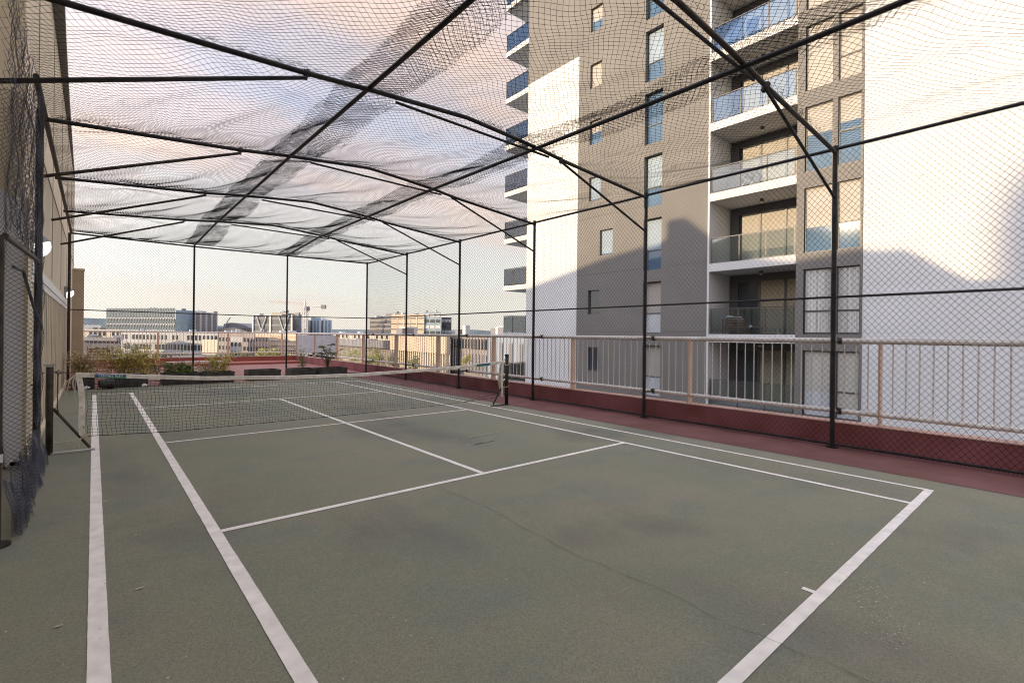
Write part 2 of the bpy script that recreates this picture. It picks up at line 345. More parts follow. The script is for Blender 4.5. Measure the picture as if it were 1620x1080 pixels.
line(XA+0.04, 0.985, XB-0.039, 0.985, 0.066); line(XB+0.039, 0.985, XD+0.025, 0.985, 0.070)
line(XB+0.039, 4.20, XC-0.029, 4.20, 0.062)
line(XB+0.039, 8.00, XE-0.031, 8.00, 0.055); line(XE+0.031, 8.00, XC-0.029, 8.00, 0.055)
line(XB+0.039, 11.81, XC-0.029, 11.81, 0.055)
for a_, b_ in ((XA+0.045, XB-0.04), (XB+0.045, 1.62), (1.8, 3.05), (3.35, 5.15), (5.22, XC-0.03), (XC+0.03, XD-0.025)): line(a_, 14.95, b_, 14.95, 0.05)
line(3.246, 1.02, 3.246, 1.085, 0.04)
struct('court_lines', lm, M_line)
# crack and scrapes
cp = [(2.578,4.13),(2.585,3.809),(2.608,3.589),(2.61,3.358),(2.579,3.064),(2.543,2.792),(2.549,2.576),(2.521,2.431),(2.514,2.244),(2.511,2.174),(2.546,2.051),(2.543,1.921),(2.54,1.799),(2.573,1.664),(2.563,1.552),(2.564,1.472),(2.543,1.365),(2.524,1.265),(2.529,1.166),(2.545,1.083),(2.56,1.037),(2.563,0.957),(2.556,0.87),(2.599,0.783),(2.581,0.665),(2.60,0.3)]
ck = MB(); pr = None; pts_ = []
for (x0, y0), (x1, y1) in zip(cp[:-1], cp[1:]):
    k = max(1, int((y0-y1)/0.02))
    for i in range(k): f_ = i/k; pts_.append((x0+(x1-x0)*f_+0.006*mnoise.noise(Vector((y0*40+i*3.0, 0, 0))), y0+(y1-y0)*f_))
for i, (x, y) in enumerate(pts_):
    ww = 0.0007+0.0016*max(0, mnoise.noise(Vector((y*7, 2, 0)))+0.25)
    q = ((x-ww, y), (x+ww, y))
    if pr: ck.quad((*q[0], 0.0118), (*q[1], 0.0118), (*pr[1], 0.0118), (*pr[0], 0.0118))
    pr = q
struct('court_crack', ck, M_crack)
sm = MB()
def blotch(x, y, a, b, ang, z=0.0118):
    k = 9; n0 = len(sm.v)
    for i in range(k):
        t_ = 2*pi*i/k; rr = 0.55+0.45*random.random(); u_, v_ = a*rr*cos(t_), b*rr*sin(t_)
        sm.v.append((x+u_*cos(ang)-v_*sin(ang), y+u_*sin(ang)+v_*cos(ang), z))
    sm.f.append(tuple(range(n0, n0+k)))
for i in range(34):
    j = random.randrange(0, 50); x, y = pts_[j]; blotch(x+random.gauss(0, 0.03), y+random.gauss(0, 0.03), random.uniform(.003, .010), random.uniform(.002, .006), random.random()*6)
for x, y, n in ((4.45, 5.81, 16), (4.12, 5.40, 26)):
    for i in range(n): t_ = random.gauss(0, 0.16); blotch(x+t_, y+t_*0.06+random.gauss(0, .012), random.uniform(.02, .055), random.uniform(.006, .016), random.gauss(0, .2))
for (cx_, cy_) in ((3.55, 0.85), (3.35, 0.72), (3.1, 0.62)):
    for i in range(46): blotch(cx_+random.gauss(0, .08), cy_+random.gauss(0, .06), random.uniform(.002, .011), random.uniform(.001, .005), random.gauss(.3, .5))
for i in range(150): blotch(random.uniform(-.4, 6.7), random.uniform(.6, 9), random.uniform(.002, .012), random.uniform(.002, .006), random.random()*6)
for (x, y, a, b) in ((0.10, 5.55, .03, .012), (-0.02, 2.62, .045, .01), (-0.12, 3.35, .03, .012), (0.25, 4.5, .02, .008), (-.20, 2.35, .03, .014), (.22, 3.55, .025, .012), (-.30, 2.1, .01, .008)):
    blotch(x, y, a, b, 0.2)
struct('court_scrapes', sm, M_chip)

# ================================================================== CAGE
XL, XR = -0.46, 7.79
cage = thing('sports_cage', 'black steel pipe cage with chain link sides arching over the whole court', 'sports cage', (3.7, 8.0, 0))
def cpart(name, mb, m=M_pipe, par=None):
    o = mb.build(name, m, None, smooth=False); o.parent = par or cage; o.matrix_parent_inverse = Matrix.Translation(-Vector(cage.location)) if par is None else Matrix.Identity(4)
    return o
bays = [-0.8, 2.25, 5.3, 8.33, 11.38, 14.43, 17.5]
for y in bays:
    p = MB(); p.tube((XR, y, 0.006), (XR, y, 4.15), 0.030, 12); p.tube((XR, y, 4.08), (XR, y, 4.17), 0.036, 12); p.tube((XR, y, 0.006), (XR, y, 0.016), 0.075, 12); cpart('post', p)
for x in (4.96, 2.30): p = MB(); p.tube((x, 17.5, 0.0), (x, 17.5, 4.12), 0.026, 12); cpart('post', p)
for (y, x, zt) in ((4.86, -0.505, 2.15), (7.56, -0.47, 3.95), (17.5, -0.50, 4.08)):
    p = MB(); p.tube((x, y, 0.006), (x, y, zt), 0.033, 12)
    if y < 5: p.tube((x, y, 0.006), (x, y, 0.02), 0.085, 14)
    cpart('post', p, M_pipe2)
apex = {-0.8: 4.33, 2.25: 4.34, 5.3: 4.36, 8.33: 4.46, 11.38: 4.46, 14.43: 4.43}
def prof(x, ap):
    px = [-0.52, 1.67, 2.36, 3.7, 4.3, 5.1, 5.6, 7.79]; pz = [0, .46, .68, 1.0, .90, .70, .52, 0]
    return 4.09+(ap-4.09)*float(np.interp(x, px, pz))
for y, ap in apex.items():
    p = MB(); p.path([(x, y, prof(x, ap)) for x in (-0.52, 0.5, 1.67, 2.36, 3.0, 3.55, 3.72, 3.9, 4.5, 5.1, 5.6, 6.6, 7.79)], 0.027, 10); cpart('rafter', p, M_pipe2 if y < 3 else M_pipe)
    p = MB(); p.tube((2.70, y+0.02, prof(2.7, ap)-0.05), (5.25, y+0.02, prof(5.25, ap)-0.04), 0.017, 8); cpart('tie_bar', p)
    p = MB(); p.tube((5.50, y, prof(5.5, ap)-0.03), (XR-0.02, y, 3.46), 0.019, 8); p.tube((5.46, y-0.035, prof(5.5, ap)-0.01), (5.54, y+0.035, prof(5.5, ap)-0.02), 0.035, 8); cpart('knee_brace', p)
    if y > 3:
        p = MB(); p.tube((-0.56, y, 3.36), (1.66, y, prof(1.66, ap)-0.05), 0.021, 8); p.tube((1.655, y, prof(1.62, ap)-0.065), (1.685, y, prof(1.70, ap)+0.035), 0.022, 8); p.tube((1.64, y, prof(1.7, ap)), (1.70, y, prof(1.7, ap)), 0.035, 10); cpart('brace', p, M_pipe2 if y > 6 else M_pipe)
p = MB(); p.path([(-0.50, 17.5, 4.08), (2.3, 17.5, 4.07), (XR, 17.5, 4.13)], 0.024, 10); cpart('top_rail', p)
p = MB(); p.path([(XR, y, 4.13) for y in (-3.8, 2, 8, 17.5)], 0.022, 10); cpart('top_rail', p)
p = MB(); p.path([(-0.47, y, 4.10) for y in (7.0, 10, 14, 17.5)], 0.028, 10); cpart('top_rail', p, M_pipe2)
p = MB(); p.path([(2.36, -3.8, 4.24), (2.36, 8.33, 4.31), (2.36, 14.43, 4.28), (2.30, 17.5, 4.11)], 0.026, 10); cpart('purlin', p)
p = MB(); p.path([(4.93, -3.8, 4.22), (4.93, 2.25, 4.22), (4.93, 8.33, 4.29), (4.93, 14.43, 4.27), (4.96, 17.5, 4.12)], 0.026, 10); cpart('purlin', p)
p = MB(); p.path([(XR, y, 2.08) for y in (-3.8, 4, 12, 17.5)], 0.016, 8); cpart('middle_rail', p)
p = MB(); p.path([(-0.50, 17.5, 2.05), (4, 17.5, 2.04), (XR, 17.5, 2.08)], 0.014, 8); cpart('middle_rail', p)
p = MB(); p.path([(XR, y, 0.05) for y in (-3.8, 4, 12, 17.5)], 0.016, 8); cpart('bottom_rail', p)
p = MB(); p.path([(-0.50, 17.5, 0.05), (XR, 17.5, 0.05)], 0.014, 8); cpart('bottom_rail', p)
p = MB(); p.tube((-0.47, 4.86, 2.15), (-0.47, 7.56, 2.26), 0.02, 8); cpart('middle_rail', p, M_pipe2)
p = MB(); p.box(-0.50, -0.465, 4.83, 4.85, 0.585, 0.64); cpart('latch', p, M_trim)
def shift(o): o.parent = cage; o.matrix_parent_inverse = Matrix.Translation(-Vector(cage.location)); return o
shift(chainlink('chain_link_side', (XR+0.03, -0.8, 0), (0, 1, 0), 18.3, 4.10, None, z0=0.03))
shift(chainlink('chain_link_end', (-0.5, 17.53, 0), (1, 0, 0), 8.29, 4.05, None, z0=0.03, r=0.0017))
#shift(chainlink('chain_link_gate', (-0.46, 4.86, 0), (0, 1, 0), 2.70, 4.05, None, z0=0.02, r=0.0024, m=M_twine2, wob=0.006))
# selvage knuckles along the bottom of the side mesh
A = []; B = []
for i in range(int(18.3/0.036)):
    y = -0.8+i*0.036; A.append((XR+0.03, y, 0.035)); B.append((XR+0.035+random.uniform(-.01, .012), y+random.uniform(-.008, .008), 0.008))
shift(wires('mesh_selvage', A, B, 0.0028, M_wire))

# ---- bird netting laid over the roof pipes
net = thing('bird_netting', 'fine black bird netting draped and wrinkled over the cage roof', 'netting', (3.7, 8, 4.1))
by = np.array([-3.85, -0.8, 2.25, 5.3, 8.33, 11.38, 14.43, 17.5]); bap = np.array([4.33, 4.33, 4.34, 4.36, 4.46, 4.46, 4.43, 4.09])
def netz(x, y, lift=0.0):
    ap = np.interp(y, by, bap)
    base = 4.09+(ap-4.09)*np.interp(x, [-0.52, 1.67, 2.36, 3.7, 4.3, 5.1, 5.6, 7.79], [0, .46, .68, 1.0, .90, .70, .52, 0])
    k = np.clip(np.searchsorted(by, y)-1, 0, 6); t_ = (y-by[k])/(by[k+1]-by[k]); s = 4*t_*(1-t_)
    px = np.array([-0.47, 2.36, 4.93, 7.79]); kk = np.clip(np.searchsorted(px, x)-1, 0, 2); tx = np.clip((x-px[kk])/(px[kk+1]-px[kk]), 0, 1); sx = 4*tx*(1-tx)
    amp = 0.10+0.05*np.sin(k*2.3+kk*1.7)
    sag = amp*s*sx*1.25 + 0.02*s
    wr = 0.022*np.sin(x*7.0+2.2*np.sin(y*1.9)+k)*s + 0.016*np.sin(y*11+3*np.sin(x*2.3))*np.exp(-((t_-0.06)/0.09)**2)*1.6 + 0.005*np.sin(x*17+y*5+2*np.sin(y*3))*sx
    return base+0.032-sag+wr+lift
def roofnet(name, x0, x1, y0, y1, du, dv, r, lift=0.0, ph=0.0, m=None, skew=0.0):
    nu = int((x1-x0)/(du/2)); nv = int((y1-y0)/(dv/2)); a, b = lattice(nu, nv)
    def pos(ij):
        u = x0+(x1-x0)*ij[:, 0]/nu; v = y0+(y1-y0)*ij[:, 1]/nv
        uu = u+0.045*np.sin(v*1.7+ph+1.2*np.sin(u*1.1))+0.020*np.sin(v*4.3+u*2.2+ph)+0.010*np.sin(v*9.7-u*5+ph)+skew*(v-y0)
        vv = v+0.055*np.sin(u*1.3+0.8*np.sin(v*.9)+ph)+0.022*np.sin(u*5.1+v*1.2+ph)+0.010*np.sin(u*11.3+v*6)
        uu = np.clip(uu, x0-0.03 if x0 > 0 else x0, x1+0.03 if x1 < 7 else x1); vv = np.clip(vv, y0, y1)
        return np.stack([uu, vv, netz(uu, vv, lift)], 1)
    P0 = pos(a); P1 = pos(b); ok = np.linalg.norm(P1-P0, axis=1) > 1e-4
    o = wires(name, P0[ok], P1[ok], r, m or M_twine); o.parent = net; o.matrix_parent_inverse = Matrix.Translation(-Vector(net.location)); return o
roofnet('net_sheet', -0.47, 2.72, -2.2, 17.5, 0.088, 0.072, 0.0019, 0.0, 0.0)
roofnet('net_sheet', 2.05, 5.22, -2.2, 17.5, 0.088, 0.070, 0.0019, 0.006, 1.9)
roofnet('net_sheet', 4.62, 7.79, -2.2, 17.5, 0.090, 0.070, 0.0019, 0.0, 3.4)
roofnet('net_overlap', 2.03, 2.76, -2.2, 17.5, 0.060, 0.062, 0.0019, 0.012, 5.0)
roofnet('net_overlap', 4.64, 5.24, -2.2, 17.5, 0.060, 0.062, 0.0019, 0.012, 2.5)
# gathered folds where the sheets lie on the rafters, and lacing bunches on the overlap edges
A = []; B = []
for y in by[2:]:
    for i in range(1100):
        x = random.uniform(-0.4, 7.7); h_ = random.random()**2*0.07; L_ = random.uniform(.02, .07); yy = y-0.02+random.gauss(0, .045)
        dens = 0.5+0.5*sin(x*1.9+y); 
        if random.random() > dens: continue
        z = float(netz(np.array([x]), np.array([min(yy, 17.45)]))[0])+h_*0.5
        an = random.gauss(0, .7); A.append((x, yy, z)); B.append((x+L_*cos(an), yy+L_*sin(an)*.4, z+random.gauss(0, .02)))
for xe in (2.05, 2.72, 4.62, 5.22):
    for i in range(700):
        y = random.uniform(-1, 17.4); x = xe+0.03*sin(y*4.3+xe)+random.gauss(0, .012); z = float(netz(np.array([x]), np.array([y]))[0])-0.004
        an = random.gauss(0.2, .9); L_ = random.uniform(.015, .05); A.append((x, y, z)); B.append((x+L_*sin(an), y+L_*cos(an)*.6, z-random.random()*0.02))
o = wires('net_folds', A, B, 0.0017, M_twine); o.parent = net; o.matrix_parent_inverse = Matrix.Translation(-Vector(net.location))

# ---- hanging net curtain at the left gate
cur = thing('net_curtain', 'heavy bunched black netting hanging inside the gate at the left edge', 'netting', (-0.45, 6.0, 0))
def curtain(name, y0, y1, z0, z1, xb, du, dv, r, amp, ph, m, lean=0.0):
    nu = int((y1-y0)/(du/2)); nv = int((z1-z0)/(dv/2)); a, b = lattice(nu, nv)
    def pos(ij):
        u = ij[:, 0]/nu; v = ij[:, 1]/nv; y = y0+(y1-y0)*u; z = z0+(z1-z0)*v
        fold = amp*np.sin(y*19+ph+0.8*np.sin(z*1.3))+amp*.5*np.sin(y*43+z*2+ph)
        yy = y+0.03*np.sin(y*31+z*1.1+ph)+0.02*np.sin(z*6+ph)
        x = xb+fold+lean*np.clip(0.45-z, 0, 1)+0.01*np.sin(z*14+y*6)
        zz = z+0.015*np.sin(y*13+z*3)
        return np.stack([x, np.minimum(yy, 7.52), np.maximum(zz, .008)], 1)
    o = wires(name, pos(a), pos(b), r, m); o.parent = cur; o.matrix_parent_inverse = Matrix.Translation(-Vector(cur.location)); return o
curtain('net_layer', 4.9, 7.5, 2.25, 4.05, -0.47, 0.085, 0.070, 0.0016, 0.020, 0.4, M_twine2, lean=0.12)
curtain('net_layer', 7.05, 7.52, 0.5, 4.0, -0.45, 0.040, 0.050, 0.0016, 0.022, 3.7, M_twine2, lean=0)
def curtain_face(name, x0, x1, z0, z1, yb, du, dv, r, m, ph):
    nu = int((x1-x0)/(du/2)); nv = int((z1-z0)/(dv/2)); a, b = lattice(nu, nv)
    def pos(ij):
        u = ij[:, 0]/nu; v = ij[:, 1]/nv; z = z0+(z1-z0)*v; x = x0+(x1-x0)*u
        xx = x+0.035*np.sin(x*23+ph+0.9*np.sin(z*1.1))+0.012*np.sin(z*5+x*7+ph)+0.05*np.sin(z*.8+ph)*(u-.5)
        y = yb+0.06*np.sin(x*21+ph+z*.4)+0.02*np.sin(z*9+x*11)
        return np.stack([np.minimum(xx, -0.47), y, z+0.02*np.sin(x*15+z*2+ph)], 1)
    o = wires(name, pos(a), pos(b), r, m); o.parent = cur; o.matrix_parent_inverse = Matrix.Translation(-Vector(cur.location)); return o
curtain_face('net_layer', -1.30, -0.47, 0.02, 4.05, 7.40, 0.036, 0.050, 0.0022, M_twine, .6)
curtain('net_foot', 4.92, 7.5, 0.01, 0.42, -0.46, 0.040, 0.030, 0.0020, 0.028, 1.1, M_twine2, lean=0.13)
curtain('net_foot', 4.95, 7.5, 0.01, 0.24, -0.44, 0.046, 0.030, 0.0018, 0.022, 4.4, M_twine2, lean=0.12)
p = MB(); p.path([(-0.44, 5.0, 1.95), (-0.46, 5.9, 2.0), (-0.44, 6.6, 1.72), (-0.42, 7.2, 1.55), (-.44, 7.5, 1.5)], 0.012, 8)
o = p.build('gathered_hem', M_twine2); o.parent = cur; o.matrix_parent_inverse = Matrix.Translation(-Vector(cur.location))

# ================================================================== TENNIS NET
YN = 8.05
tn = thing('tennis_net', 'sagging black tennis net with an off white headband strung across the court', 'tennis net', (3.3, YN, 0))
def tpart(name, mb, m, par=None, smooth=False):
    o = mb.build(name, m, None, smooth); o.parent = par or tn
    o.matrix_parent_inverse = Matrix.Translation(-Vector((3.3, YN, 0))) if par is None else Matrix.Identity(4); return o
X0, X1 = -0.10, 6.55
def ntop(x): return np.interp(x, [-0.2, 0.2, 1.2, 2.4, 3.4, 5.1, 6.2, 6.7], [.985, .955, .875, .835, .825, .865, .925, .965])-0.03
def nbot(x): return np.interp(x, [-0.1, 0.8, 3.4, 5.0, 5.8, 6.5], [.19, .14, .13, .14, .155, .19])
nx = 146; nz_ = 18; A = []; B = []
xs = np.linspace(X0+0.05, X1, nx)
def np_(i, j):
    x = xs[i]; zt, zb = ntop(x), nbot(x); z = zb+(zt-zb)*j/nz_
    return (x+0.008*sin(j*0.9+i*.3)+0.012*(1-j/nz_)*sin(i*.21), YN+0.018*sin(x*2.3)*(1-j/nz_)+0.004*sin(i*1.7+j), z+0.003*sin(i*.8+j*.6))
for i in range(nx):
    for j in range(nz_+1):
        if j < nz_: A.append(np_(i, j)); B.append(np_(i, j+1))
        if i < nx-1: A.append(np_(i, j)); B.append(np_(i+1, j))
o = wires('net_mesh', A, B, 0.0016, M_twine); o.parent = tn; o.matrix_parent_inverse = Matrix.Translation(-Vector((3.3, YN, 0)))
b = MB()
pr = None
for i in range(121):
    x = -0.16+(6.68+0.16)*i/120; zt = float(ntop(x))+0.028; hh = 0.056+0.004*mnoise.noise(Vector((x*6, 0, 0))); yy = 0.010+0.004*mnoise.noise(Vector((x*9, 5, 0)))
    q = [Vector((x, YN-yy, zt-hh)), Vector((x, YN-yy, zt-0.01)), Vector((x, YN, zt)), Vector((x, YN+yy, zt-0.01)), Vector((x, YN+yy, zt-hh))]
    if pr:
        for k in range(4): b.quad(pr[k], q[k], q[k+1], pr[k+1])
    pr = q
tpart('headband', b, M_tape)
b = MB(); pr = None
for k in range(13):
    f_ = k/12; z = 0.95-(0.95-0.185)*f_; x = -0.135+0.055*f_+0.014*sin(f_*5); q = ((x-0.028, YN-0.018-0.01*sin(f_*4), z), (x+0.030, YN-0.012, z))
    if pr: b.quad(pr[0], q[0], q[1], pr[1]); b.quad((pr[1][0], YN+.006, pr[1][2]), (q[1][0], YN+.006, q[1][2]), (q[0][0], YN+.006, q[0][2]), (pr[0][0], YN+.006, pr[0][2]))
    pr = q
tpart('side_tape', b, M_tape)
b = MB(); pr = None
for k in range(13):
    f_ = k/12; z = 0.90-(0.90-0.20)*f_; x = 6.62-0.02*sin(f_*3); wq = 0.03+0.05*sin(min(1, f_*1.15)*pi)*.9
    q = ((x-wq, YN-0.03-0.05*sin(f_*3.1), z), (x+0.05, YN-0.01, z-0.02*f_))
    if pr: b.quad(pr[0], q[0], q[1], pr[1]); b.quad((pr[1][0], YN+.004, pr[1][2]), (q[1][0], YN+.004, q[1][2]), (q[0][0], YN+.004, q[0][2]), (pr[0][0], YN+.004, pr[0][2]))
    pr = q
tpart('side_tape', b, M_tape)
b = MB()
for z, x in ((.86, -.13), (.55, -.11), (.30, -.09)): b.tube((x+.01, YN-.034, z), (x+.01, YN-.022, z), .007, 8)
tpart('eyelets', b, M_joint)
b = MB(); b.path([(-0.385, YN, 1.0), (-0.30, YN, .985), (-0.16, YN, .985)], 0.006); b.path([(6.66, YN, .955), (6.74, YN, .985)], .006)
tpart('cable', b, M_cable)
b = MB(); b.path([(float(x), YN, float(nbot(x))) for x in np.linspace(-0.04, 6.5, 60)], 0.0035, 5); b.path([(5.6, YN, .15), (6.1, YN+.02, .20), (6.6, YN+.05, .28)], .003, 5); tpart('bottom_cord', b, M_twine)
b = MB(); b.path([(-0.07, YN-.02, .20), (-0.02, YN-.03, .215), (-0.05, YN-.03, .19), (-.12, YN-.02, .165), (-.22, YN-.01, .145), (-.33, YN-.03, .15), (-.35, YN-.05, .16)], .006, 6)
b.path([(-.10, YN-.03, .17), (-.12, YN-.03, .10), (-.115, YN-.035, .04)], .004, 5); b.path([(-.10, YN-.03, .17), (-.15, YN-.04, .12)], .003, 5)
tpart('tie_rope', b, M_rope)
b = MB()
for (dx, z1, s_) in ((-.19, .60, .03), (-.23, .70, -.02), (-.20, .78, .02), (-.17, .66, .0), (-.26, .74, .0), (-.24, .80, -.03)):
    b.path([(-.16, YN, .965), (dx+.01, YN-.01, .87), (dx+s_, YN-.012, z1)], .005, 5)
tpart('frayed_cord', b, M_rope); b = MB()
b.path([(6.66, YN, .93), (6.70, YN-.03, .86), (6.76, YN-.06, .87), (6.79, YN-.03, .92)], .006, 5)
tpart('tie_rope', b, M_rope); b = MB()
b.path([(6.62, YN-.02, .40), (6.70, YN-.06, .39), (6.79, YN-.05, .43)], .006, 5)
tpart('tie_rope', b, M_rope)
def label_patch(x0, x1, col, txt):
    k = MB(); pr = None
    for i in range(9):
        x = x0+(x1-x0)*i/8; zt = float(ntop(x))+0.022; q = ((x, YN-.0165, zt-.052), (x, YN-.0165, zt))
        if pr: k.quad(pr[0], q[0], q[1], pr[1])
        pr = q
    o = tpart('label', k, col)
    if txt:
        cu = bpy.data.curves.new('text', 'FONT'); cu.body = txt; cu.size = 0.044; cu.extrude = 0.0004; cu.align_x = 'CENTER'; cu.align_y = 'CENTER'; cu.space_character = 1.05
        tmp = bpy.data.objects.new('tmp', cu); me = bpy.data.meshes.new_from_object(tmp); me.name = 'lettering'; bpy.data.objects.remove(tmp); bpy.data.curves.remove(cu)
        me.materials.clear(); me.materials.append(mat('label lettering white', (.8, .82, .85), .5, 0.02, 5))
        xm = (x0+x1)/2; slope = float((ntop(x1)-ntop(x0))/(x1-x0))
        t_ = bpy.data.objects.new('lettering', me); COL.objects.link(t_); t_.parent = o
        t_.matrix_basis = Matrix.Translation((xm, YN-.019, float(ntop(xm))-.002)) @ Matrix.Rotation(-math.atan(slope), 4, 'Y') @ Matrix.Rotation(pi/2, 4, 'X')
    return o
def label_mat():
    m = bpy.data.materials.new('blue to green net label'); m.use_nodes = True; t = m.node_tree; b_ = t.nodes['Principled BSDF']
    tcn = t.nodes.new('ShaderNodeTexCoord'); sp = t.nodes.new('ShaderNodeSeparateXYZ'); r = t.nodes.new('ShaderNodeValToRGB')
    t.links.new(tcn.outputs['Generated'], sp.inputs[0]); t.links.new(sp.outputs[2], r.inputs[0]); t.links.new(r.outputs[0], b_.inputs['Base Color'])
    e_ = r.color_ramp.elements; e_[0].color = (.04, .22, .10, 1); e_[1].color = (.16, .22, .42, 1); e_[0].position = .2; e_[1].position = .9; x_ = e_.new(.6); x_.color = (.015, .09, .20, 1)
    b_.inputs['Roughness'].default_value = .4; return m
ML = label_mat()
label_patch(0.02, 0.325, ML, 'TENNIS NET')
label_patch(5.95, 6.30, ML, None)

def net_post(loc, label, dirx, lean):
    o = thing('net_post', label, 'net post', loc, 'steel posts holding the tennis net')
    b = MB(); b.tube((0, 0, 0), (0, 0, 1.05), 0.034 if dirx > 0 else 0.038, 18); b.build('pipe', M_pipe2 if dirx > 0 else M_pipe, o, True)
    b = MB(); b.tube((0.03*dirx, 0, .55), (0.37*dirx, 0, .035), 0.016, 8); b.build('brace', M_pipe2 if dirx > 0 else M_pipe, o)
    b = MB(); b.box(min(-.06, .42*dirx), max(.06, .42*dirx), -0.03, 0.03, .0, .018); b.build('base_bar', M_steel if dirx > 0 else M_pipe, o)
    b = MB(); b.tube((0, 0, 1.05), (0, 0, 1.062), 0.037 if dirx > 0 else .041, 18); b.box(-.04, .045, -.012, .012, 1.062, 1.085); b.tube((-.06, 0, 1.075), (-.02, 0, 1.075), .012, 8); b.build('pulley_cap', M_steel if dirx > 0 else M_pipe, o)
    return o
lp = net_post((-0.39, YN, 0.008), 'thick steel net post with brace and flat base bar by the beige doors', 1, 0)
b = MB(); b.path([(.045, -.02, .98), (.07, -.02, .97), (.068, -.02, .75), (.07, -.02, .55), (.085, -.03, .47), (.115, -.04, .42)], .006, 6)
b.path([(-.05, -.01, .98), (-.08, -.02, .97), (-.10, -.02, .88), (-.13, -.02, .84), (-.17, -.02, .84)], .008, 6)
b.path([(.05, 0, .98), (.075, -.01, 1.01), (.10, 0, .985), (.075, .01, .955), (.05, 0, .98)], .006, 6); b.build('cable_end', M_cable, lp)
rp = net_post((6.76, YN, 0.006), 'thin black net post with a slanting brace beside the pink floor strip', -1, 0)

# ================================================================== PARAPET WALLS AND RAILINGS
XP = 8.10
pw = thing('parapet_wall', 'low shade toned red parapet wall running the length of the right side of the roof', 'wall', (XP, 7, 0))
def off(o, root): o.parent = root; o.matrix_parent_inverse = Matrix.Translation(-Vector(root.location)); return o
b = MB(); b.box(XP-.10, XP+.15, -14, 27.1, -0.6, 0.315); off(b.build('wall_face', M_redwall), pw)
b = MB(); b.box(XP-.106, XP+.156, -14, 27.1, .317, .328); off(b.build('edge_cap', M_cap), pw)
fw_ = thing('parapet_wall', 'low sunlit-tone red parapet wall closing the far end of the roof patio behind the planters', 'wall', (3.7, 26.9, 0))
MR2 = mat('sun toned red parapet', (0.34, 0.095, 0.07), 0.75, 0.12, 1.5)  # same red, brightened to stand for sun on the far wall
b = MB(); b.box(-0.7, XP-.11, 26.75, 27.0, -0.6, .30); off(b.build('wall_face', MR2), fw_)
b = MB(); b.box(-0.7, XP-.11, 26.74, 27.01, .302, .312); off(b.build('edge_cap', M_cap), fw_)
b = MB(); b.box(0.0, XP-.11, 25.2, 26.74, -0.002, .09); tag(b.build('patio_step', MR2), 'long low red step at the foot of the far parapet', 'step')

rail = thing('railing', 'cream steel railing with peach posts on top of the right parapet', 'railing', (XP, 7, .33))
def rp_(name, mb, m, sm_=False): return off(mb.build(name, m, None, sm_), rail)
b = MB(); b.path([(XP, y, 1.475) for y in (-4, 5, 15, 26.9)], .040, 14); rp_('top_rail', b, M_rail, True)
b = MB(); b.path([(XP, y, 0.475) for y in (-4, 5, 15, 26.9)], .034, 14); rp_('bottom_rail', b, M_rail, True)
posts_y = [-0.98, 1.78, 4.56, 7.36, 10.2, 12.95, 15.7, 18.45, 21.2, 24.0, 26.75]
for y in posts_y: b = MB(); b.box(XP-.065, XP+.065, y-.011, y+.011, .329, 1.45); rp_('post', b, M_rpost)
bal = []
for y0, y1 in zip(posts_y[:-1], posts_y[1:]):
    if 21 < y0 < 26: continue
    k = int(round((y1-y0)/0.137))
    for i in range(1, k): bal.append(y0+(y1-y0)*i/k)
bal.sort(key=abs)
b0 = MB(); b0.tube((0, 0, .47), (0, 0, 1.45), .0085, 8)
first = None
for y in bal[:100]:
    if first is None: first = b0.build('baluster', M_rail); c = first
    else: c = first.copy(); COL.objects.link(c)
    c.parent = rail; c.matrix_parent_inverse = Matrix.Translation(-Vector(rail.location)); c.location = (XP, y, 0)
b = MB()
for y in bal[100:]: b.tube((XP, y, .47), (XP, y, 1.45), .0085, 6)
tag(rp_('balusters', b, M_rail), kind='stuff')
for (y0, y1) in ((21.26, 23.94), (24.06, 26.69)):
    b = MB(); b.box(XP-.008, XP+.008, y0, y1, .52, 1.40); rp_('infill_panel', b, mat('pale grey railing panel', (.45, .46, .48), .6, .1, 3))
for y in bays[1:]:
    for z in (.475, 1.475):
        b = MB(); b.tube((XR, y+.0, z), (XP-.04, y, z), .013, 8); b.tube((XP-.05, y-.03, z-.045), (XP-.05, y+.03, z+.045), .012, 6); b.tube((XP, y-.028, z), (XP, y+.028, z), .047, 14); shift(b.build('rail_clamp', M_pipe2))
fr_ = thing('railing', 'cream railing with slim vertical bars along the far end of the patio', 'railing', (3.7, 26.87, .33))
b = MB(); b.path([(x, 26.87, 1.475) for x in (-.6, 3, XP-.04)], .032, 10); off(b.build('top_rail', M_rail), fr_)
b = MB(); b.path([(x, 26.87, .50) for x in (-.6, 3, XP-.04)], .026, 10); off(b.build('bottom_rail', M_rail), fr_)
for x in (-.5, 2.2, 4.95, 7.4): b = MB(); b.box(x-.04, x+.04, 26.83, 26.91, .313, 1.45); off(b.build('post', M_rpost), fr_)
b0 = MB(); b0.tube((0, 0, .49), (0, 0, 1.45), .010, 6); first = None
for i in range(60):
    x = -.4+i*.1365
    if x > XP-.15: break
    if first is None: first = b0.build('baluster', M_rail); c = first
    else: c = first.copy(); COL.objects.link(c)
    c.parent = fr_; c.matrix_parent_inverse = Matrix.Translation(-Vector(fr_.location)); c.location = (x, 26.87, 0)

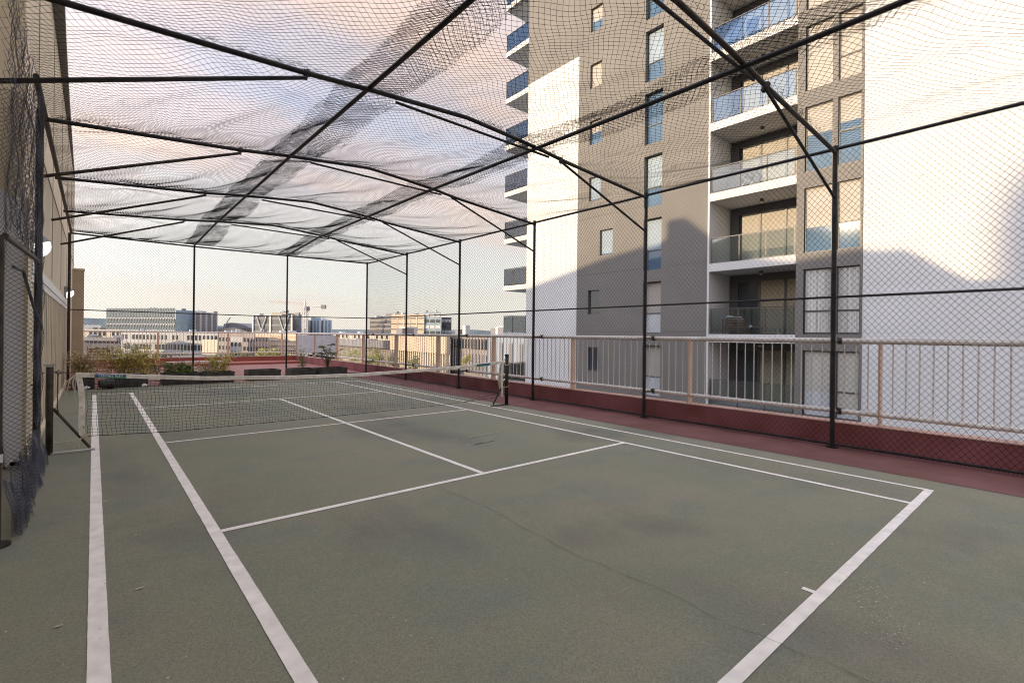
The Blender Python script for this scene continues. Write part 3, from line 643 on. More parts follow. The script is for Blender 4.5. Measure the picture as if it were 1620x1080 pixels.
# ================================================================== OWN BUILDING ON THE LEFT
own = thing('plant_room', 'tall beige clad building with tan folding doors along the left side of the court', 'building', (-4, 8, 0))
def op(name, mb, m, par=None):
    o = mb.build(name, m); o.parent = par or own; o.matrix_parent_inverse = Matrix.Translation(-Vector(own.location)) if par is None else Matrix.Identity(4); return o
XW = -0.60
b = MB(); b.box(-7.5, XW, 8.4, 25.6, 2.34, 7.2); b.box(-7.5, XW, 7.62, 8.4, 2.34, 7.2); b.box(-7.5, -3.4, -12, 7.619, 0, 7.2); b.box(-3.4, XW, -12, 7.619, 6.6, 7.2); op('upper_wall', b, M_beige)
b = MB(); b.box(-7.5, XW-.10, 7.62, 25.6, 0, 2.34); op('lower_wall', b, M_beige)
b = MB(); b.box(-7.5, XW-.002, 19.2, 25.6, 0, 2.34); op('end_wall', b, M_beige)
b = MB(); b.quad((-7.9, -12.3, 7.2), (-7.9, 25.8, 7.2), (-0.30, -12.3, 7.2), (-0.30, -12.3, 7.2))
b = MB()
# tapering eaves: wide at the near end, dying out toward the far end
ev = [(-0.30, -12.0), (-0.44, 11.9), (-0.468, 13.46), (-0.509, 16.68), (-0.597, 25.5)]
poly = [(-7.6, -12.0)]+ev+[(-7.6, 25.5)]
b.prism(poly, 7.203, 7.42); op('eaves', b, M_soff)
b = MB(); k = [(-7.6, -12, 7.42), (-0.45, -12, 7.42), (-0.62, 25.5, 7.42), (-7.6, 25.5, 7.42), (-4, -12, 8.6), (-4, 25.5, 8.6)]
b.v = k; b.f = [(0, 1, 4), (1, 2, 5, 4), (2, 3, 5), (3, 0, 4, 5)]; op('roof', b, M_soff)
for y in (9.3, 12.5, 15.7, 18.9, 22.1): b = MB(); b.box(XW+.001, XW+.009, y-.01, y+.01, 2.45, 7.19); op('cladding_joint', b, mat('cladding joint', (.33, .28, .21), .8, .1, 4))
b = MB(); b.box(XW+.001, XW+.010, 7.5, 25.5, 4.02, 4.045); op('cladding_joint', b, mat('cladding joint', (.33, .28, .21), .8, .1, 4))
b = MB(); b.box(XW-.09, XW+.035, 8.35, 19.25, 2.20, 2.335); b.box(XW-.09, XW+.02, 8.35, 19.25, 2.10, 2.198); op('door_head_track', b, M_trim)
# folding door leaves, slightly fanned, dark strips standing in for the shaded gaps
b = MB(); b.box(XW-.12, XW-.07, 8.36, 19.2, 0, 2.1); op('door_backing', b, mat('dark gap shade', (.03, .026, .022), .9, .1, 4))
M_gap = mat('dark gap shade', (.03, .026, .022), .9, .1, 4)
for i in range(8):
    y0 = 8.45+i*1.34; b = MB(); b.box(-.015, .012, 0.0, 1.19, .035, 2.09); b.box(.0125, .030, .0, .10, .035, 2.09); b.box(.0125, .030, .56, .64, .035, 2.09); b.box(.0125, .030, 1.09, 1.19, .035, 2.09)
    o = op('door_leaf', b, M_beige2); o.location = (XW-.015, y0, 0)
    b = MB(); b.box(-.05, .0285, 1.191, 1.339, .035, 2.09); o = op('gap_shade', b, M_gap); o.location = (XW-.015, y0, 0)
b = MB(); b.box(XW-.08, XW+.06, 7.6, 19.2, .0045, .055); op('plinth', b, M_beige2)
b = MB(); b.box(-1.9, -.74, 7.58, 7.612, .02, 3.0); op('roller_door', b, mat('pale blue grey door', (.74, .75, .82), .5, .05, 1))
b = MB(); b.box(XW-.003, XW+.02, 7.66, 8.38, .06, 2.9); op('door_jamb', b, M_beige2)
b = MB(); b.box(-.735, XW+.045, 7.60, 7.655, .01, 2.95); op('end_panel', b, mat('pale lilac panel', (.80, .79, .84), .6, .04, 1))
b = MB(); b.box(XW+.012, XW+.046, 7.595, 7.599, .01, 2.95); op('panel_edge', b, M_beige)
# end column beyond the wall
col = thing('pier', 'slim tan concrete pier standing at the far end of the beige wall', 'pier', (-.45, 24.3, 0))
b = MB(); b.box(-.20, .17, -.25, .25, 0, 3.72); b.build('shaft', mat('tan rendered pier', (.40, .34, .24), .85, .12, 2), col)
b = MB(); b.box(-.22, .19, -.27, .27, 3.721, 3.78); b.build('cap', M_beige, col)
def wall_lamp(loc, label, s):
    o = thing('wall_lamp', label, 'wall lamp', loc, 'round bulkhead lamps on the beige wall')
    b = MB(); b.box(0, .05, -.10*s, .10*s, -.16*s, .16*s); b.build('back_plate', M_lampb, o)
    # hood: quarter of a sphere; diffuser: the rest
    def cap(name, t0, t1, m, rr):
        q = MB(); nu, nv = 14, 10
        for i in range(nu+1):
            for j in range(nv+1):
                th = t0+(t1-t0)*i/nu; ph = -pi/2+pi*j/nv
                q.v.append((.05+rr*s*cos(th)*cos(ph), rr*s*sin(ph)*.85, rr*s*sin(th)*cos(ph)))
        for i in range(nu):
            for j in range(nv): a_ = i*(nv+1)+j; q.f.append((a_, a_+1, a_+nv+2, a_+nv+1))
        return q.build(name, m, o, True)
    cap('hood', R(22), R(90), M_lampb, .152); cap('diffuser', -R(90), R(24), M_lampg, .146); return o
wall_lamp((XW+.002, 8.25, 2.52), 'lit round lamp on the beige wall half hidden by the hanging netting', 1.0)
wall_lamp((XW+.002, 17.6, 2.50), 'lit round lamp on the beige wall beside the end post of the cage', 1.0)

# unseen blocks added outside the frame to shade the roof and the foot of the tower
def caster(name, label, xf, thick, prof_, m):
    """prof_ is the shadow outline (y,z) wanted on the tower plane, carried back along the sun ray to x=xf"""
    o = thing(name, label, 'building', (xf, 0, Zg))
    dx = 20.03-xf; sh_y = -dx*(sdir.y/sdir.x); rise = dx*(-sdir.z/sdir.x)
    q = MB(); pts = [(y+sh_y, z+rise) for y, z in prof_]; n = len(pts)
    for x in (xf, xf-thick):
        for (y, z) in pts: q.v.append((x, y, z))
        for (y, z) in pts: q.v.append((x, y, Zg))
    for k in range(n-1):
        q.f += [(k, k+1, n+k+1, n+k), (2*n+k+1, 2*n+k, 3*n+k, 3*n+k+1), (k+1, k, 2*n+k, 2*n+k+1)]
    q.f += [(0, n, 3*n, 2*n), (n-1, 3*n-1, 4*n-1, 2*n-1)]
    b_ = q.build('body', m); b_.parent = o; b_.matrix_parent_inverse = Matrix.Translation(-Vector(o.location)); return o
caster('shadow_block', 'unseen block added behind the beige wall, roofline shaped to cast the tower shadow', -16, 6,
       [(34, 3.6), (22.0, 4.35), (16.4, 5.48), (12.9, 5.95), (12.36, 6.05), (12.36, 6.55), (12.5, 6.6), (12.5, 6.85), (11.6, 6.85), (11.6, 6.6), (11.72, 6.5), (11.72, 6.1), (10.5, 5.35), (8.6, 4.75), (7.0, 4.4), (4.9, 4.62), (4.5, 4.5), (3.8, 4.5), (2.7, 3.7), (1.6, 2.95), (-2.0, 1.5), (-30, 1.0)], M_beige)
caster('shadow_tower', 'unseen tall block added far behind the beige wall to shade the white panel', -110, 20, [(1.8, 4), (1.8, 5.0), (1.6, 5.9), (1.1, 6.6), (-0.2, 7.2), (-40, 7.6)], M_concrete)

# ================================================================== APARTMENT TOWER
T = 20.03
tw = thing('apartment_tower', 'tall white and dark grey apartment tower with balconies across the lane', 'apartment tower', (26, 10, Zg))
def tp(name, mb, m, par=None):
    o = mb.build(name, m); o.parent = par or tw; o.matrix_parent_inverse = Matrix.Translation(-Vector(tw.location)) if par is None else Matrix.Identity(4); return o
ZT = 28.0
def holed(mb, y0, y1, z0, z1, holes, xf=T, dep=.16):
    """wall facing -x at x=xf, with recessed openings (reveals modelled)"""
    Ys = sorted({y0, y1, *[h[0] for h in holes], *[h[1] for h in holes]}); Zs = sorted({z0, z1, *[h[2] for h in holes], *[h[3] for h in holes]})
    for a_, b_ in zip(Ys[:-1], Ys[1:]):
        for c_, d_ in zip(Zs[:-1], Zs[1:]):
            ym, zm = (a_+b_)/2, (c_+d_)/2
            if any(h[0] < ym < h[1] and h[2] < zm < h[3] for h in holes): continue
            mb.quad((xf, b_, c_), (xf, a_, c_), (xf, a_, d_), (xf, b_, d_))
    for (a_, b_, c_, d_) in holes:
        e_ = xf+dep
        mb.quad((xf, a_, c_), (e_, a_, c_), (e_, a_, d_), (xf, a_, d_)); mb.quad((xf, b_, d_), (e_, b_, d_), (e_, b_, c_), (xf, b_, c_))
        mb.quad((xf, b_, c_), (e_, b_, c_), (e_, a_, c_), (xf, a_, c_)); mb.quad((xf, a_, d_), (e_, a_, d_), (e_, b_, d_), (xf, b_, d_))
floors = [1.65+3.0*k for k in range(-3, 9)]
# far end white panel (white to z 16.77, grey above)
b = MB(); b.box(T, T+.3, 18.0, 22.1, Zg, 16.77); tp('white_panel', b, M_white)
b = MB(); b.box(T, T+.3, 18.0, 22.1, 16.771, ZT); tp('grey_panel', b, M_grey)
b = MB(); b.box(T+.301, 34, 21.8, 22.1, Zg, ZT); b.box(T+.301, 34, -6, -5.7, Zg, ZT); tp('end_wall', b, M_white)
b = MB(); b.box(T+.31, 34, -5.69, 6.4, Zg, ZT-.2); b.box(T+.9, 34, 10.75, 21.79, Zg, ZT-.2); b.box(T+2.4, 34, 6.41, 10.74, Zg, ZT-.2); tp('core_wall', b, M_grey)
# dark panel with small windows
small = []
for k, f in enumerate(floors):
    z0 = f+1.05 if f+1.05 < 20 else None
    if z0 is None: continue
    if abs(f-4.65) < .1: small.append((15.60, 16.43, 5.70, 7.02))
    else: small.append((16.42, 17.20, f+1.02, f+2.28))
gro = [(13.86, 17.99, z-.012, z+.012) for z in (4.77, 7.78, 1.75, 10.8)]
b = MB(); holed(b, 13.85, 18.0, Zg, ZT, small); tp('grey_panel', b, M_grey)
for z in (1.75, 4.77, 7.79, 10.8, 13.8):
    b = MB(); b.box(T-.003, T+.001, 13.87, 17.99, z-.012, z+.012); tp('panel_joint', b, M_frame); b = MB(); b.box(T-.003, T+.001, 10.53, 12.67, z-.012, z+.012); tp('panel_joint', b, M_frame)
def window(y0, y1, z0, z1, blind=None, x=T+.10, transom=None, mull=(), glassm=None, bm=None, f=.04):
    fr_m = MB(); fr_m.box(x, x+.05, y0, y0+f, z0, z1); fr_m.box(x, x+.05, y1-f, y1, z0, z1); fr_m.box(x, x+.05, y0+f, y1-f, z0, z0+f); fr_m.box(x, x+.05, y0+f, y1-f, z1-f, z1)
    if transom is not None: fr_m.box(x, x+.05, y0+f, y1-f, transom-.025, transom+.025)
    for m_ in mull: fr_m.box(x+.001, x+.049, m_-.025, m_+.025, z0+f, z1-f)
    o = tp('window', fr_m, M_frame)
    zb = z0+f if blind is None else blind
    if zb > z0+f+.05:
        q = MB(); q.quad((x+.03, y1-f, z0+f), (x+.03, y0+f, z0+f), (x+.03, y0+f, zb), (x+.03, y1-f, zb)); tp('pane', q, glassm or M_glass, o)
    if blind is not None:
        q = MB(); q.quad((x+.032, y1-f, zb), (x+.032, y0+f, zb), (x+.032, y0+f, z1-f), (x+.032, y1-f, z1-f)); tp('blind', q, bm or M_blind, o)
    if blind is None:
        q = MB(); q.quad((x+.03, y1-f, z0+f), (x+.03, y0+f, z0+f), (x+.03, y0+f, z1-f), (x+.03, y1-f, z1-f)); tp('pane', q, glassm or M_glass, o)
    return o
for (a_, b_, c_, d_) in small:
    if c_ > 17: window(a_, b_, c_, d_, blind=c_+.55)
    elif c_ > 14: window(a_, b_, c_, d_, blind=c_+.06)
    elif c_ > 11: window(a_, b_, c_, d_, blind=c_+.62)
    elif c_ > 5: window(a_, b_, c_, d_, blind=c_+.1, bm=mat('pale blue blind', (.22, .29, .36), .5, .05, 3))
    else: window(a_, b_, c_, d_, glassm=M_glassd)
# glazed strip
bs = MB(); sh = []
for f in floors:
    if f+.05 < ZT-3: sh.append((12.78, 13.76, f+.0+.02, f+2.46))
holed(bs, 12.70, 13.85, Zg, ZT, sh, dep=.30); tp('grey_panel', bs, M_grey)
strip = {1.65: (.0, 'w'), 4.65: (1.0, 'b'), 7.65: (1.05, 'b'), 10.65: (1.0, 'g'), 13.65: (.95, 'l'), 16.65: (2.0, 'g'), -1.35: (1.4, 'w')}
M_pale = mat('pale blue blind', (.22, .29, .36), .5, .05, 3)
for (a_, b_, c_, d_) in sh:
    f = round(c_-.02, 2); st = strip.get(f, (1.2, 'g'))
    window(a_, b_, c_, d_, blind=(c_+.98 if st[1] in 'wbl' else None), x=T+.2, transom=c_+.95, bm=M_pale if st[1] != 'w' else M_blind, glassm=M_glass if f > 4 else mat('milky pane', (.45, .48, .5), .3, .1, 1))
b = MB(); holed(b, 10.52, 12.70, Zg, ZT, []); tp('grey_panel', b, M_grey)
b = MB(); b.box(T-.02, T+.06, 10.44, 10.52, Zg, ZT); tp('white_fin', b, M_white)
# balcony bay y 7.03..10.44
b = MB(); b.box(T+.001, T+2.4, 10.45, 10.74, Zg, ZT); tp('balcony_side_wall', b, M_white)
b = MB(); b.box(T+.001, T+2.4, 6.76, 7.02, Zg, ZT); tp('balcony_side_wall', b, M_grey)
XB_ = T+1.87
M_doorb = {1.65: mat('tan curtain', (.34, .29, .20), .7, .15, 3, stretch=(1, 10, .1)), -1.35: mat('olive blind', (.30, .28, .20), .7, .1, 3)}
for f in floors:
    if f > ZT-3: continue
    sl = MB(); sl.box(T-.03, T+2.39, 7.03, 10.43, f-.34, f); bal_ = tp('balcony', sl, M_ledge)
    # sliding door wall
    top = f+2.48
    q = MB(); q.box(XB_+.06, XB_+.12, 7.03, 10.43, top+.001, f+2.65); tp('door_lintel', q, M_frame, bal_)
    q = MB(); q.box(XB_, XB_+.08, 10.06, 10.43, f, top); q.box(XB_, XB_+.08, 7.03, 10.05, top-.16, top); q.box(XB_, XB_+.08, 7.03, 10.05, f+.001, f+.05)
    for m_ in (9.14, 8.10): q.box(XB_-.002, XB_+.078, m_-.04, m_+.04, f+.051, top-.161)
    tp('sliding_door', q, M_frame, bal_)
    bmm = M_doorb.get(round(f, 2), M_blind)
    for i, (y0, y1) in enumerate(((9.18, 10.05), (8.14, 9.10), (7.03, 8.06))):
        q = MB(); y1b = y1 if i else 9.93
        q.quad((XB_+.05, y1b, f+.05), (XB_+.05, y0, f+.05), (XB_+.05, y0, top-.16), (XB_+.05, y1b, top-.16)); tp('pane', q, bmm if not (f < 2 and i == 0) else M_glassd, bal_)
    q = MB(); q.quad((XB_+.055, 10.05, f+.05), (XB_+.055, 9.93, f+.05), (XB_+.055, 9.93, top-.16), (XB_+.055, 10.05, top-.16)); tp('pane', q, M_glassd, bal_)
    # glass balustrade
    yy = [10.36, 9.18, 8.12, 7.10]
    q = MB()
    for y in yy: q.box(T+.02, T+.055, y-.018, y+.018, f+.001, f+1.05)
    q.box(T+.015, T+.06, 7.08, 10.38, f+1.051, f+1.085); tp('handrail', q, M_frame, bal_)
    for y1, y0 in zip(yy[:-1], yy[1:]):
        q = MB(); q.box(T+.033, T+.041, y0+.03, y1-.03, f+.06, f+1.03); tp('glass_panel', q, M_bal, bal_)
    q = MB(); q.box(T+1.02, T+1.14, 8.68, 8.80, f+2.54, f+2.659); tp('soffit_lamp', q, M_frame, bal_)
    q = MB(); q.box(T+1.03, T+1.13, 8.69, 8.79, f+2.50, f+2.539); tp('lamp_glass', q, M_ceram, bal_)
# grey window bay y 4.93..7.03
holes = []
for f in floors:
    if f < ZT-3: holes += [(5.86, 6.76, f+.02, f+2.42), (4.99, 5.70, f+.02, f+2.42)]
b = MB(); holed(b, 4.93, 7.02, Zg, ZT, holes, xf=T-.03, dep=.14); b.quad((T-.03, 4.93, Zg), (T+.01, 4.93, Zg), (T+.01, 4.93, ZT), (T-.03, 4.93, ZT)); tp('grey_panel', b, M_grey)
for (a_, b_, c_, d_) in holes:
    f = round(c_-.02, 2); left = a_ > 5.8
    if f > 13: window(a_, b_, c_, d_, blind=c_+(.06 if left else .9), x=T+.06, transom=None if left else c_+.95)
    elif f > 8: window(a_, b_, c_, d_, blind=c_+.06, x=T+.06, transom=None if left else c_+.85)
    elif f > 7: window(a_, b_, c_, d_, blind=c_+(1.35 if left else 1.5), x=T+.06, transom=None if left else c_+1.2)
    elif f > 4: window(a_, b_, c_, d_, blind=c_+.93, x=T+.06, transom=None if left else c_+.97)
    elif f > 1: window(a_, b_, c_, d_, blind=c_+.06, x=T+.06, bm=M_curt, transom=c_+.85)
    else: window(a_, b_, c_, d_, blind=c_+(.9 if left else .4), x=T+.06, bm=mat('grey beige blind', (.42, .41, .36), .7, .05, 3), transom=None if left else c_+.95, glassm=mat('milky pane', (.45, .48, .5), .3, .1, 1))
b = MB(); b.box(T, T+.3, -6, 4.929, Zg, ZT); tp('white_panel', b, M_white)
M_wj = mat('grey wall joint', (.45, .45, .44), .8, .05, 3)
for z in (4.72, 1.72): b = MB(); b.box(T-.003, T+.001, -6, 4.92, z-.008, z+.008); tp('panel_joint', b, M_wj)
for (y, z) in ((3.4, 6.75), (3.35, 4.1), (2.35, 8.4)): b = MB(); b.box(T-.02, T+.001, y-.06, y+.06, z-.03, z+.03); tp('wall_fixing', b, M_wj)
b = MB(); b.box(T-.1, 34.1, -6.1, 22.2, ZT, ZT+.4); tp('roof', b, M_grey)
# end balconies beyond y=22.1
for f in floors[2:]:
    if f > ZT-3: continue
    sl = MB(); sl.box(T, T+3.2, 22.101, 24.3, f-.30, f); e_ = tp('balcony', sl, M_ledge)
    q = MB()
    for y in (24.24, 23.4, 22.16): q.box(T+.02, T+.055, y-.018, y+.018, f+.001, f+1.05)
    for x_ in (T+1.2, T+2.4, T+3.1): q.box(x_, x_+.035, 24.22, 24.255, f+.001, f+1.05)
    q.box(T+.015, T+.06, 22.14, 24.26, f+1.051, f+1.085); q.box(T+.061, T+3.15, 24.22, 24.26, f+1.051, f+1.085); tp('handrail', q, M_frame, e_)
    q = MB(); q.box(T+.033, T+.041, 22.2, 24.2, f+.06, f+1.03); tp('glass_panel', q, M_bal, e_)
    q = MB(); q.box(T+.08, T+3.1, 24.235, 24.243, f+.06, f+1.03); tp('glass_panel', q, M_bal, e_)

# ---- balcony furniture
def slat_chair(loc, label, cush=True, rz=0):
    o = thing('wooden_armchair', label, 'armchair', loc, rz=rz)
    b = MB()
    for k in range(7): b.box(-.36, -.32, -.34, .34, .08+k*.095, .14+k*.095)
    b.build('backrest', M_wood, o)
    b = MB(); b.box(-.32, .36, -.34, .34, .28, .33); b.build('seat', M_wood, o)
    for (x_, y_) in ((-.36, -.38), (-.36, .34), (.32, -.38), (.32, .34)): b = MB(); b.box(x_, x_+.04, y_, y_+.04, 0, .62); b.build('leg', M_wood, o)
    for y_ in (-.385, .335): b = MB(); b.box(-.37, .38, y_, y_+.05, .621, .65); b.build('armrest', M_wood, o)
    for (y_, z_) in ((-.17, .56), (.17, .60)):
        q = MB(); nu = 10
        for i in range(nu+1):
            for j in range(nu+1):
                th = pi*i/nu; ph = 2*pi*j/nu; s_ = lambda v: math.copysign(abs(v)**.6, v)
                q.v.append((-.18+.09*s_(cos(th)), y_+.19*s_(sin(th))*s_(cos(ph)), z_+.2*s_(sin(th))*s_(sin(ph))))
        for i in range(nu):
            for j in range(nu): a_ = i*(nu+1)+j; q.f.append((a_, a_+1, a_+nu+2, a_+nu+1))
        q.build('cushion', M_cush, o, True)
    return o
slat_chair((T+.75, 9.72, 1.651), 'brown slatted wooden armchair with white cushions behind balcony glass', rz=R(35))
o = thing('wooden_bench', 'low brown slatted wooden bench next to the cushioned armchair on the balcony', 'bench', (T+.9, 8.9, 1.651))
b = MB()
for k in range(4): b.box(-.2+k*.1, -.12+k*.1, -.45, .35, .30, .33)
b.build('seat', M_wood, o)
for (x_, y_) in ((-.18, -.40), (-.18, .26), (.12, -.40), (.12, .26)): b = MB(); b.box(x_, x_+.04, y_, y_+.04, 0, .299); b.build('leg', M_wood, o)
o = thing('vase', 'small white vase standing by the balcony glass at rail height', 'vase', (T+.35, 7.75, 1.651))
b = MB(); b.tube((0, 0, 0), (0, 0, .22), .055, 12, .085); b.tube((0, 0, .22), (0, 0, .26), .085, 12, .09); b.build('body', M_ceram, o)
o = thing('folding_table', 'pale metal table with crossed legs on the sunlit balcony above', 'table', (T+.7, 9.1, 7.651))
b = MB(); b.box(-.32, .32, -.42, .42, .70, .73); b.build('tabletop', M_galv, o)
for s in (-1, 1):
    b = MB(); b.tube((-.25, s*.36, 0), (-.25, -s*.30, .69), .014, 6); b.build('leg', M_galv, o)
    b = MB(); b.tube((.25, s*.36, 0), (.25, -s*.30, .69), .014, 6); b.build('leg', M_galv, o)
o = thing('covered_barbecue', 'barbecue under a navy cover in the corner of the sunlit balcony', 'barbecue', (T+1.2, 9.75, 7.651))
b = MB(); b.prism([(-.28, -.5), (.28, -.5), (.28, .4), (-.28, .4)], .02, .85); b.build('skirt', M_navy, o)
b = MB(); b.tube((0, -.45, .86), (0, .35, .86), .26, 16); b.build('hood', M_navy, o)
for i, (yy, f) in enumerate(((9.6, 13.65), (8.9, 13.65))):
    o = thing('patio_chair', ('dark slung patio chair nearest the corner of the highest visible balcony', 'dark slung patio chair beside the railing of the highest visible balcony')[i], 'chair', (T+.6, yy, f+.001), 'dark chairs on the top balcony')
    b = MB(); b.box(-.24, .24, -.24, .24, .42, .46); b.build('seat', M_navy, o)
    b = MB(); b.box(-.24, -.20, -.24, .24, .50, .95); b.build('backrest', M_navy, o)
    for (x_, y_) in ((-.24, -.24), (-.24, .21), (.21, -.24), (.21, .21)): b = MB(); b.box(x_, x_+.03, y_, y_+.03, 0, .419); b.build('leg', M_galv, o)

# ================================================================== PATIO: PLANTERS AND PLANTS
def planter(x0, x1, y0, label, h=.32, d=.62):
    o = thing('planter_box', label, 'planter', ((x0+x1)/2, y0+d/2, 0), 'black planter boxes across the far end of the court')
    wx = (x1-x0)/2; wy = d/2; b = MB()
    b.box(-wx, wx, -wy, -wy+.03, 0, h); b.box(-wx, wx, wy-.03, wy, 0, h); b.box(-wx, -wx+.03, -wy+.031, wy-.031, 0, h); b.box(wx-.03, wx, -wy+.031, wy-.031, 0, h)
    b.box(-wx-.01, wx+.01, -wy-.008, -wy-.001, h-.05, h); b.build('box', M_black, o)
    b = MB(); b.box(-wx+.031, wx-.031, -wy+.031, wy-.031, .02, h-.05); b.build('soil', M_soil, o)
planter(-.42, 0.04, 16.50, 'short black planter box against the beige wall at the left end of the row')
planter(.33, 1.14, 16.45, 'black planter box behind the fallen pot')
planter(1.47, 2.38, 16.60, 'black planter box of low green grass in front of the bench', )
planter(2.41, 3.24, 16.60, 'black planter box butted against the grassy one, left of the middle gap')
planter(3.65, 4.58, 16.72, 'empty black planter box at the middle of the row between two gaps')
planter(4.90, 5.68, 16.72, 'black planter box with a thin sparse stem')
planter(5.75, 6.72, 16.62, 'black planter box holding the broad leafed shrub at the right end of the row')
def leafmat(n, c1, c2): return mat(n, c1, .6, .25, 1.5, c2)
M_lf1 = leafmat('yellow green leaf', (.48, .44, .08), (.72, .60, .16)); M_lf2 = leafmat('deep green leaf', (.09, .17, .03), (.17, .26, .06)); M_lf3 = leafmat('dry straw leaf', (.50, .38, .18), (.66, .52, .28))
M_stem = mat('green brown stem', (.14, .12, .05), .8, .3, 6)
def bush(name, label, cat, loc, w_, h_, n, ml, lw=.012, ll=.10, grp=None, droop=.6, dw=.3):
    o = thing(name, label, cat, loc, grp); rs = random.Random(int(loc[0]*100)+n); st = MB(); lf = MB()
    for k in range(max(6, n//40)):
        bx = rs.gauss(0, w_*.28); byy = rs.gauss(0, dw*.3); a = rs.gauss(0, .25); b_ = rs.gauss(0, .2); hh = h_*rs.uniform(.5, 1.0)
        P0 = Vector((bx, byy, 0)); P1 = Vector((bx+a*hh*.5, byy+b_*hh*.5, hh*.55)); P2 = Vector((bx+a*hh*1.2, byy+b_*hh*1.1, hh))
        st.path([P0, P1, P2], .004, 4)
        for q in range(40):
            f_ = rs.uniform(.12, 1); c = (P0.lerp(P1, f_*2) if f_ < .5 else P1.lerp(P2, f_*2-1))+Vector((rs.gauss(0, .02), rs.gauss(0, .02), 0))
            az = rs.random()*6.28; el = rs.uniform(-.6, .8)*droop; d = Vector((cos(az)*cos(el), sin(az)*cos(el), sin(el))); s_ = d.cross(Vector((rs.gauss(0, .3), rs.gauss(0, .3), 1))).normalized(); l_ = ll*rs.uniform(.5, 1.2)
            m1 = c+d*l_*.45+Vector((0, 0, .01)); lf.quad(c, m1-s_*lw*.5, c+d*l_-Vector((0, 0, l_*.2)), m1+s_*lw*.5)
    st.build('stem', M_stem, o); lf.build('foliage', ml, o); return o
bush('bamboo', 'wide bushy yellow green bamboo clump filling the planter behind the fallen pot', 'plant', (.82, 16.9, .27), .95, .85, 3400, M_lf1, lw=.020, ll=.13)
bush('bamboo', 'small wispy bamboo shoot at the right end of the grassy planters, against the red wall', 'plant', (2.85, 16.95, .27), .5, .62, 1400, M_lf1, lw=.018, ll=.12)
bush('ground_cover', 'low green grassy tuft spilling over the planter in front of the bench', 'plant', (1.95, 16.9, .27), 1.1, .36, 2600, M_lf2, lw=.018, ll=.11)
bush('dry_grass', 'straw coloured dry grass clump in the corner by the beige wall', 'plant', (-.18, 17.0, .27), .42, .72, 2000, M_lf3, lw=.014, ll=.18)
bush('sapling', 'thin sparse sapling with few leaves in a planter left of the leafy shrub', 'plant', (5.3, 17.0, .27), .25, .75, 420, M_lf2, lw=.022, ll=.09)
def fatsia(loc):
    o = thing('leafy_shrub', 'broad leafed green shrub in the right hand planter before the grey railing panel', 'shrub', loc); st = MB(); lf = MB(); rs = random.Random(5)
    for k in range(24):
        az = rs.random()*6.28; rr = rs.uniform(.05, .42); zz = rs.uniform(.36, .86); c = Vector((cos(az)*rr, sin(az)*rr*.8, zz)); st.path([(0, 0, 0), (c.x*.3, c.y*.3, zz*.6), tuple(c)], .006, 4)
        for q in range(9):
            a2 = az+(q-4)*.36+rs.gauss(0, .05); d = Vector((cos(a2), sin(a2), rs.uniform(-.25, .45))).normalized(); s_ = d.cross(Vector((0, 0, 1))).normalized(); l_ = rs.uniform(.14, .22)
            lf.quad(c, c+d*l_*.6-s_*.032, c+d*l_-Vector((0, 0, .02)), c+d*l_*.6+s_*.032)
    st.build('stem', M_stem, o); lf.build('foliage', leafmat('broad green leaf', (.10, .17, .03), (.20, .24, .05)), o)
fatsia((6.15, 16.95, .27))
o = thing('fallen_pot', 'round black plastic pot lying on its side in front of the planters', 'plant pot', (.24, 16.27, .145), rz=R(12))
b = MB(); b.tube((-.12, 0, 0), (.13, 0, 0), .10, 20, .135); b.build('body', M_black, o, False)
b = MB(); b.tube((.131, 0, 0), (.16, 0, 0), .142, 20); b.build('rim', M_black, o)
def litter(loc, label):
    b = MB(); b.v = [(-.07, -.03, 0), (.05, -.05, .02), (.08, .03, .05), (-.04, .05, .07), (0, 0, .09)]; b.f = [(0, 1, 4), (1, 2, 4), (2, 3, 4), (3, 0, 4), (0, 3, 2, 1)]
    o = b.build('paper_scrap', M_ceram); o.location = loc; tag(o, label, 'litter', 'white scraps lying by the planters')
litter((-.12, 16.42, .012), 'white crumpled scrap at the foot of the short left planter')
litter((1.05, 16.38, .012), 'white crumpled scrap at the right corner of the planter behind the fallen pot')
# woven screen by the pier
o = thing('woven_screen', 'tan woven screen with a white cap standing behind the dry grass', 'screen', (.10, 19.6, 0))
b = MB()
for i in range(11):
    for j in range(2): b.box(-.22+j*.24, -.02+j*.24, -.02+.01*((i+j) % 2), .02, .06+i*.085, .115+i*.085)
for x_ in (-.235, .0, .235): b.box(x_-.012, x_+.012, -.028, .03, 0, 1.0)
b.build('weave', mat('tan woven cane', (.40, .29, .17), .8, .25, 9), o)
b = MB(); b.box(-.27, .27, -.05, .05, 1.001, 1.04); b.build('cap', M_ceram, o)
o = thing('garden_bench', 'white slatted bench on the red patio behind the planters', 'bench', (2.9, 21.0, 0))
b = MB()
for k in range(4): b.box(-.9, .9, -.22+k*.11, -.14+k*.11, .40, .425)
b.build('seat', M_ceram, o)
b = MB(); b.box(-.9, .9, .24, .27, .56, .64); b.build('backrest', M_ceram, o)
for x_ in (-.8, .76):
    b = MB(); b.box(x_, x_+.04, -.2, -.16, 0, .399); b.build('leg', M_wood, o)
    b = MB(); b.box(x_, x_+.04, .20, .24, 0, .66); b.build('leg', M_wood, o)

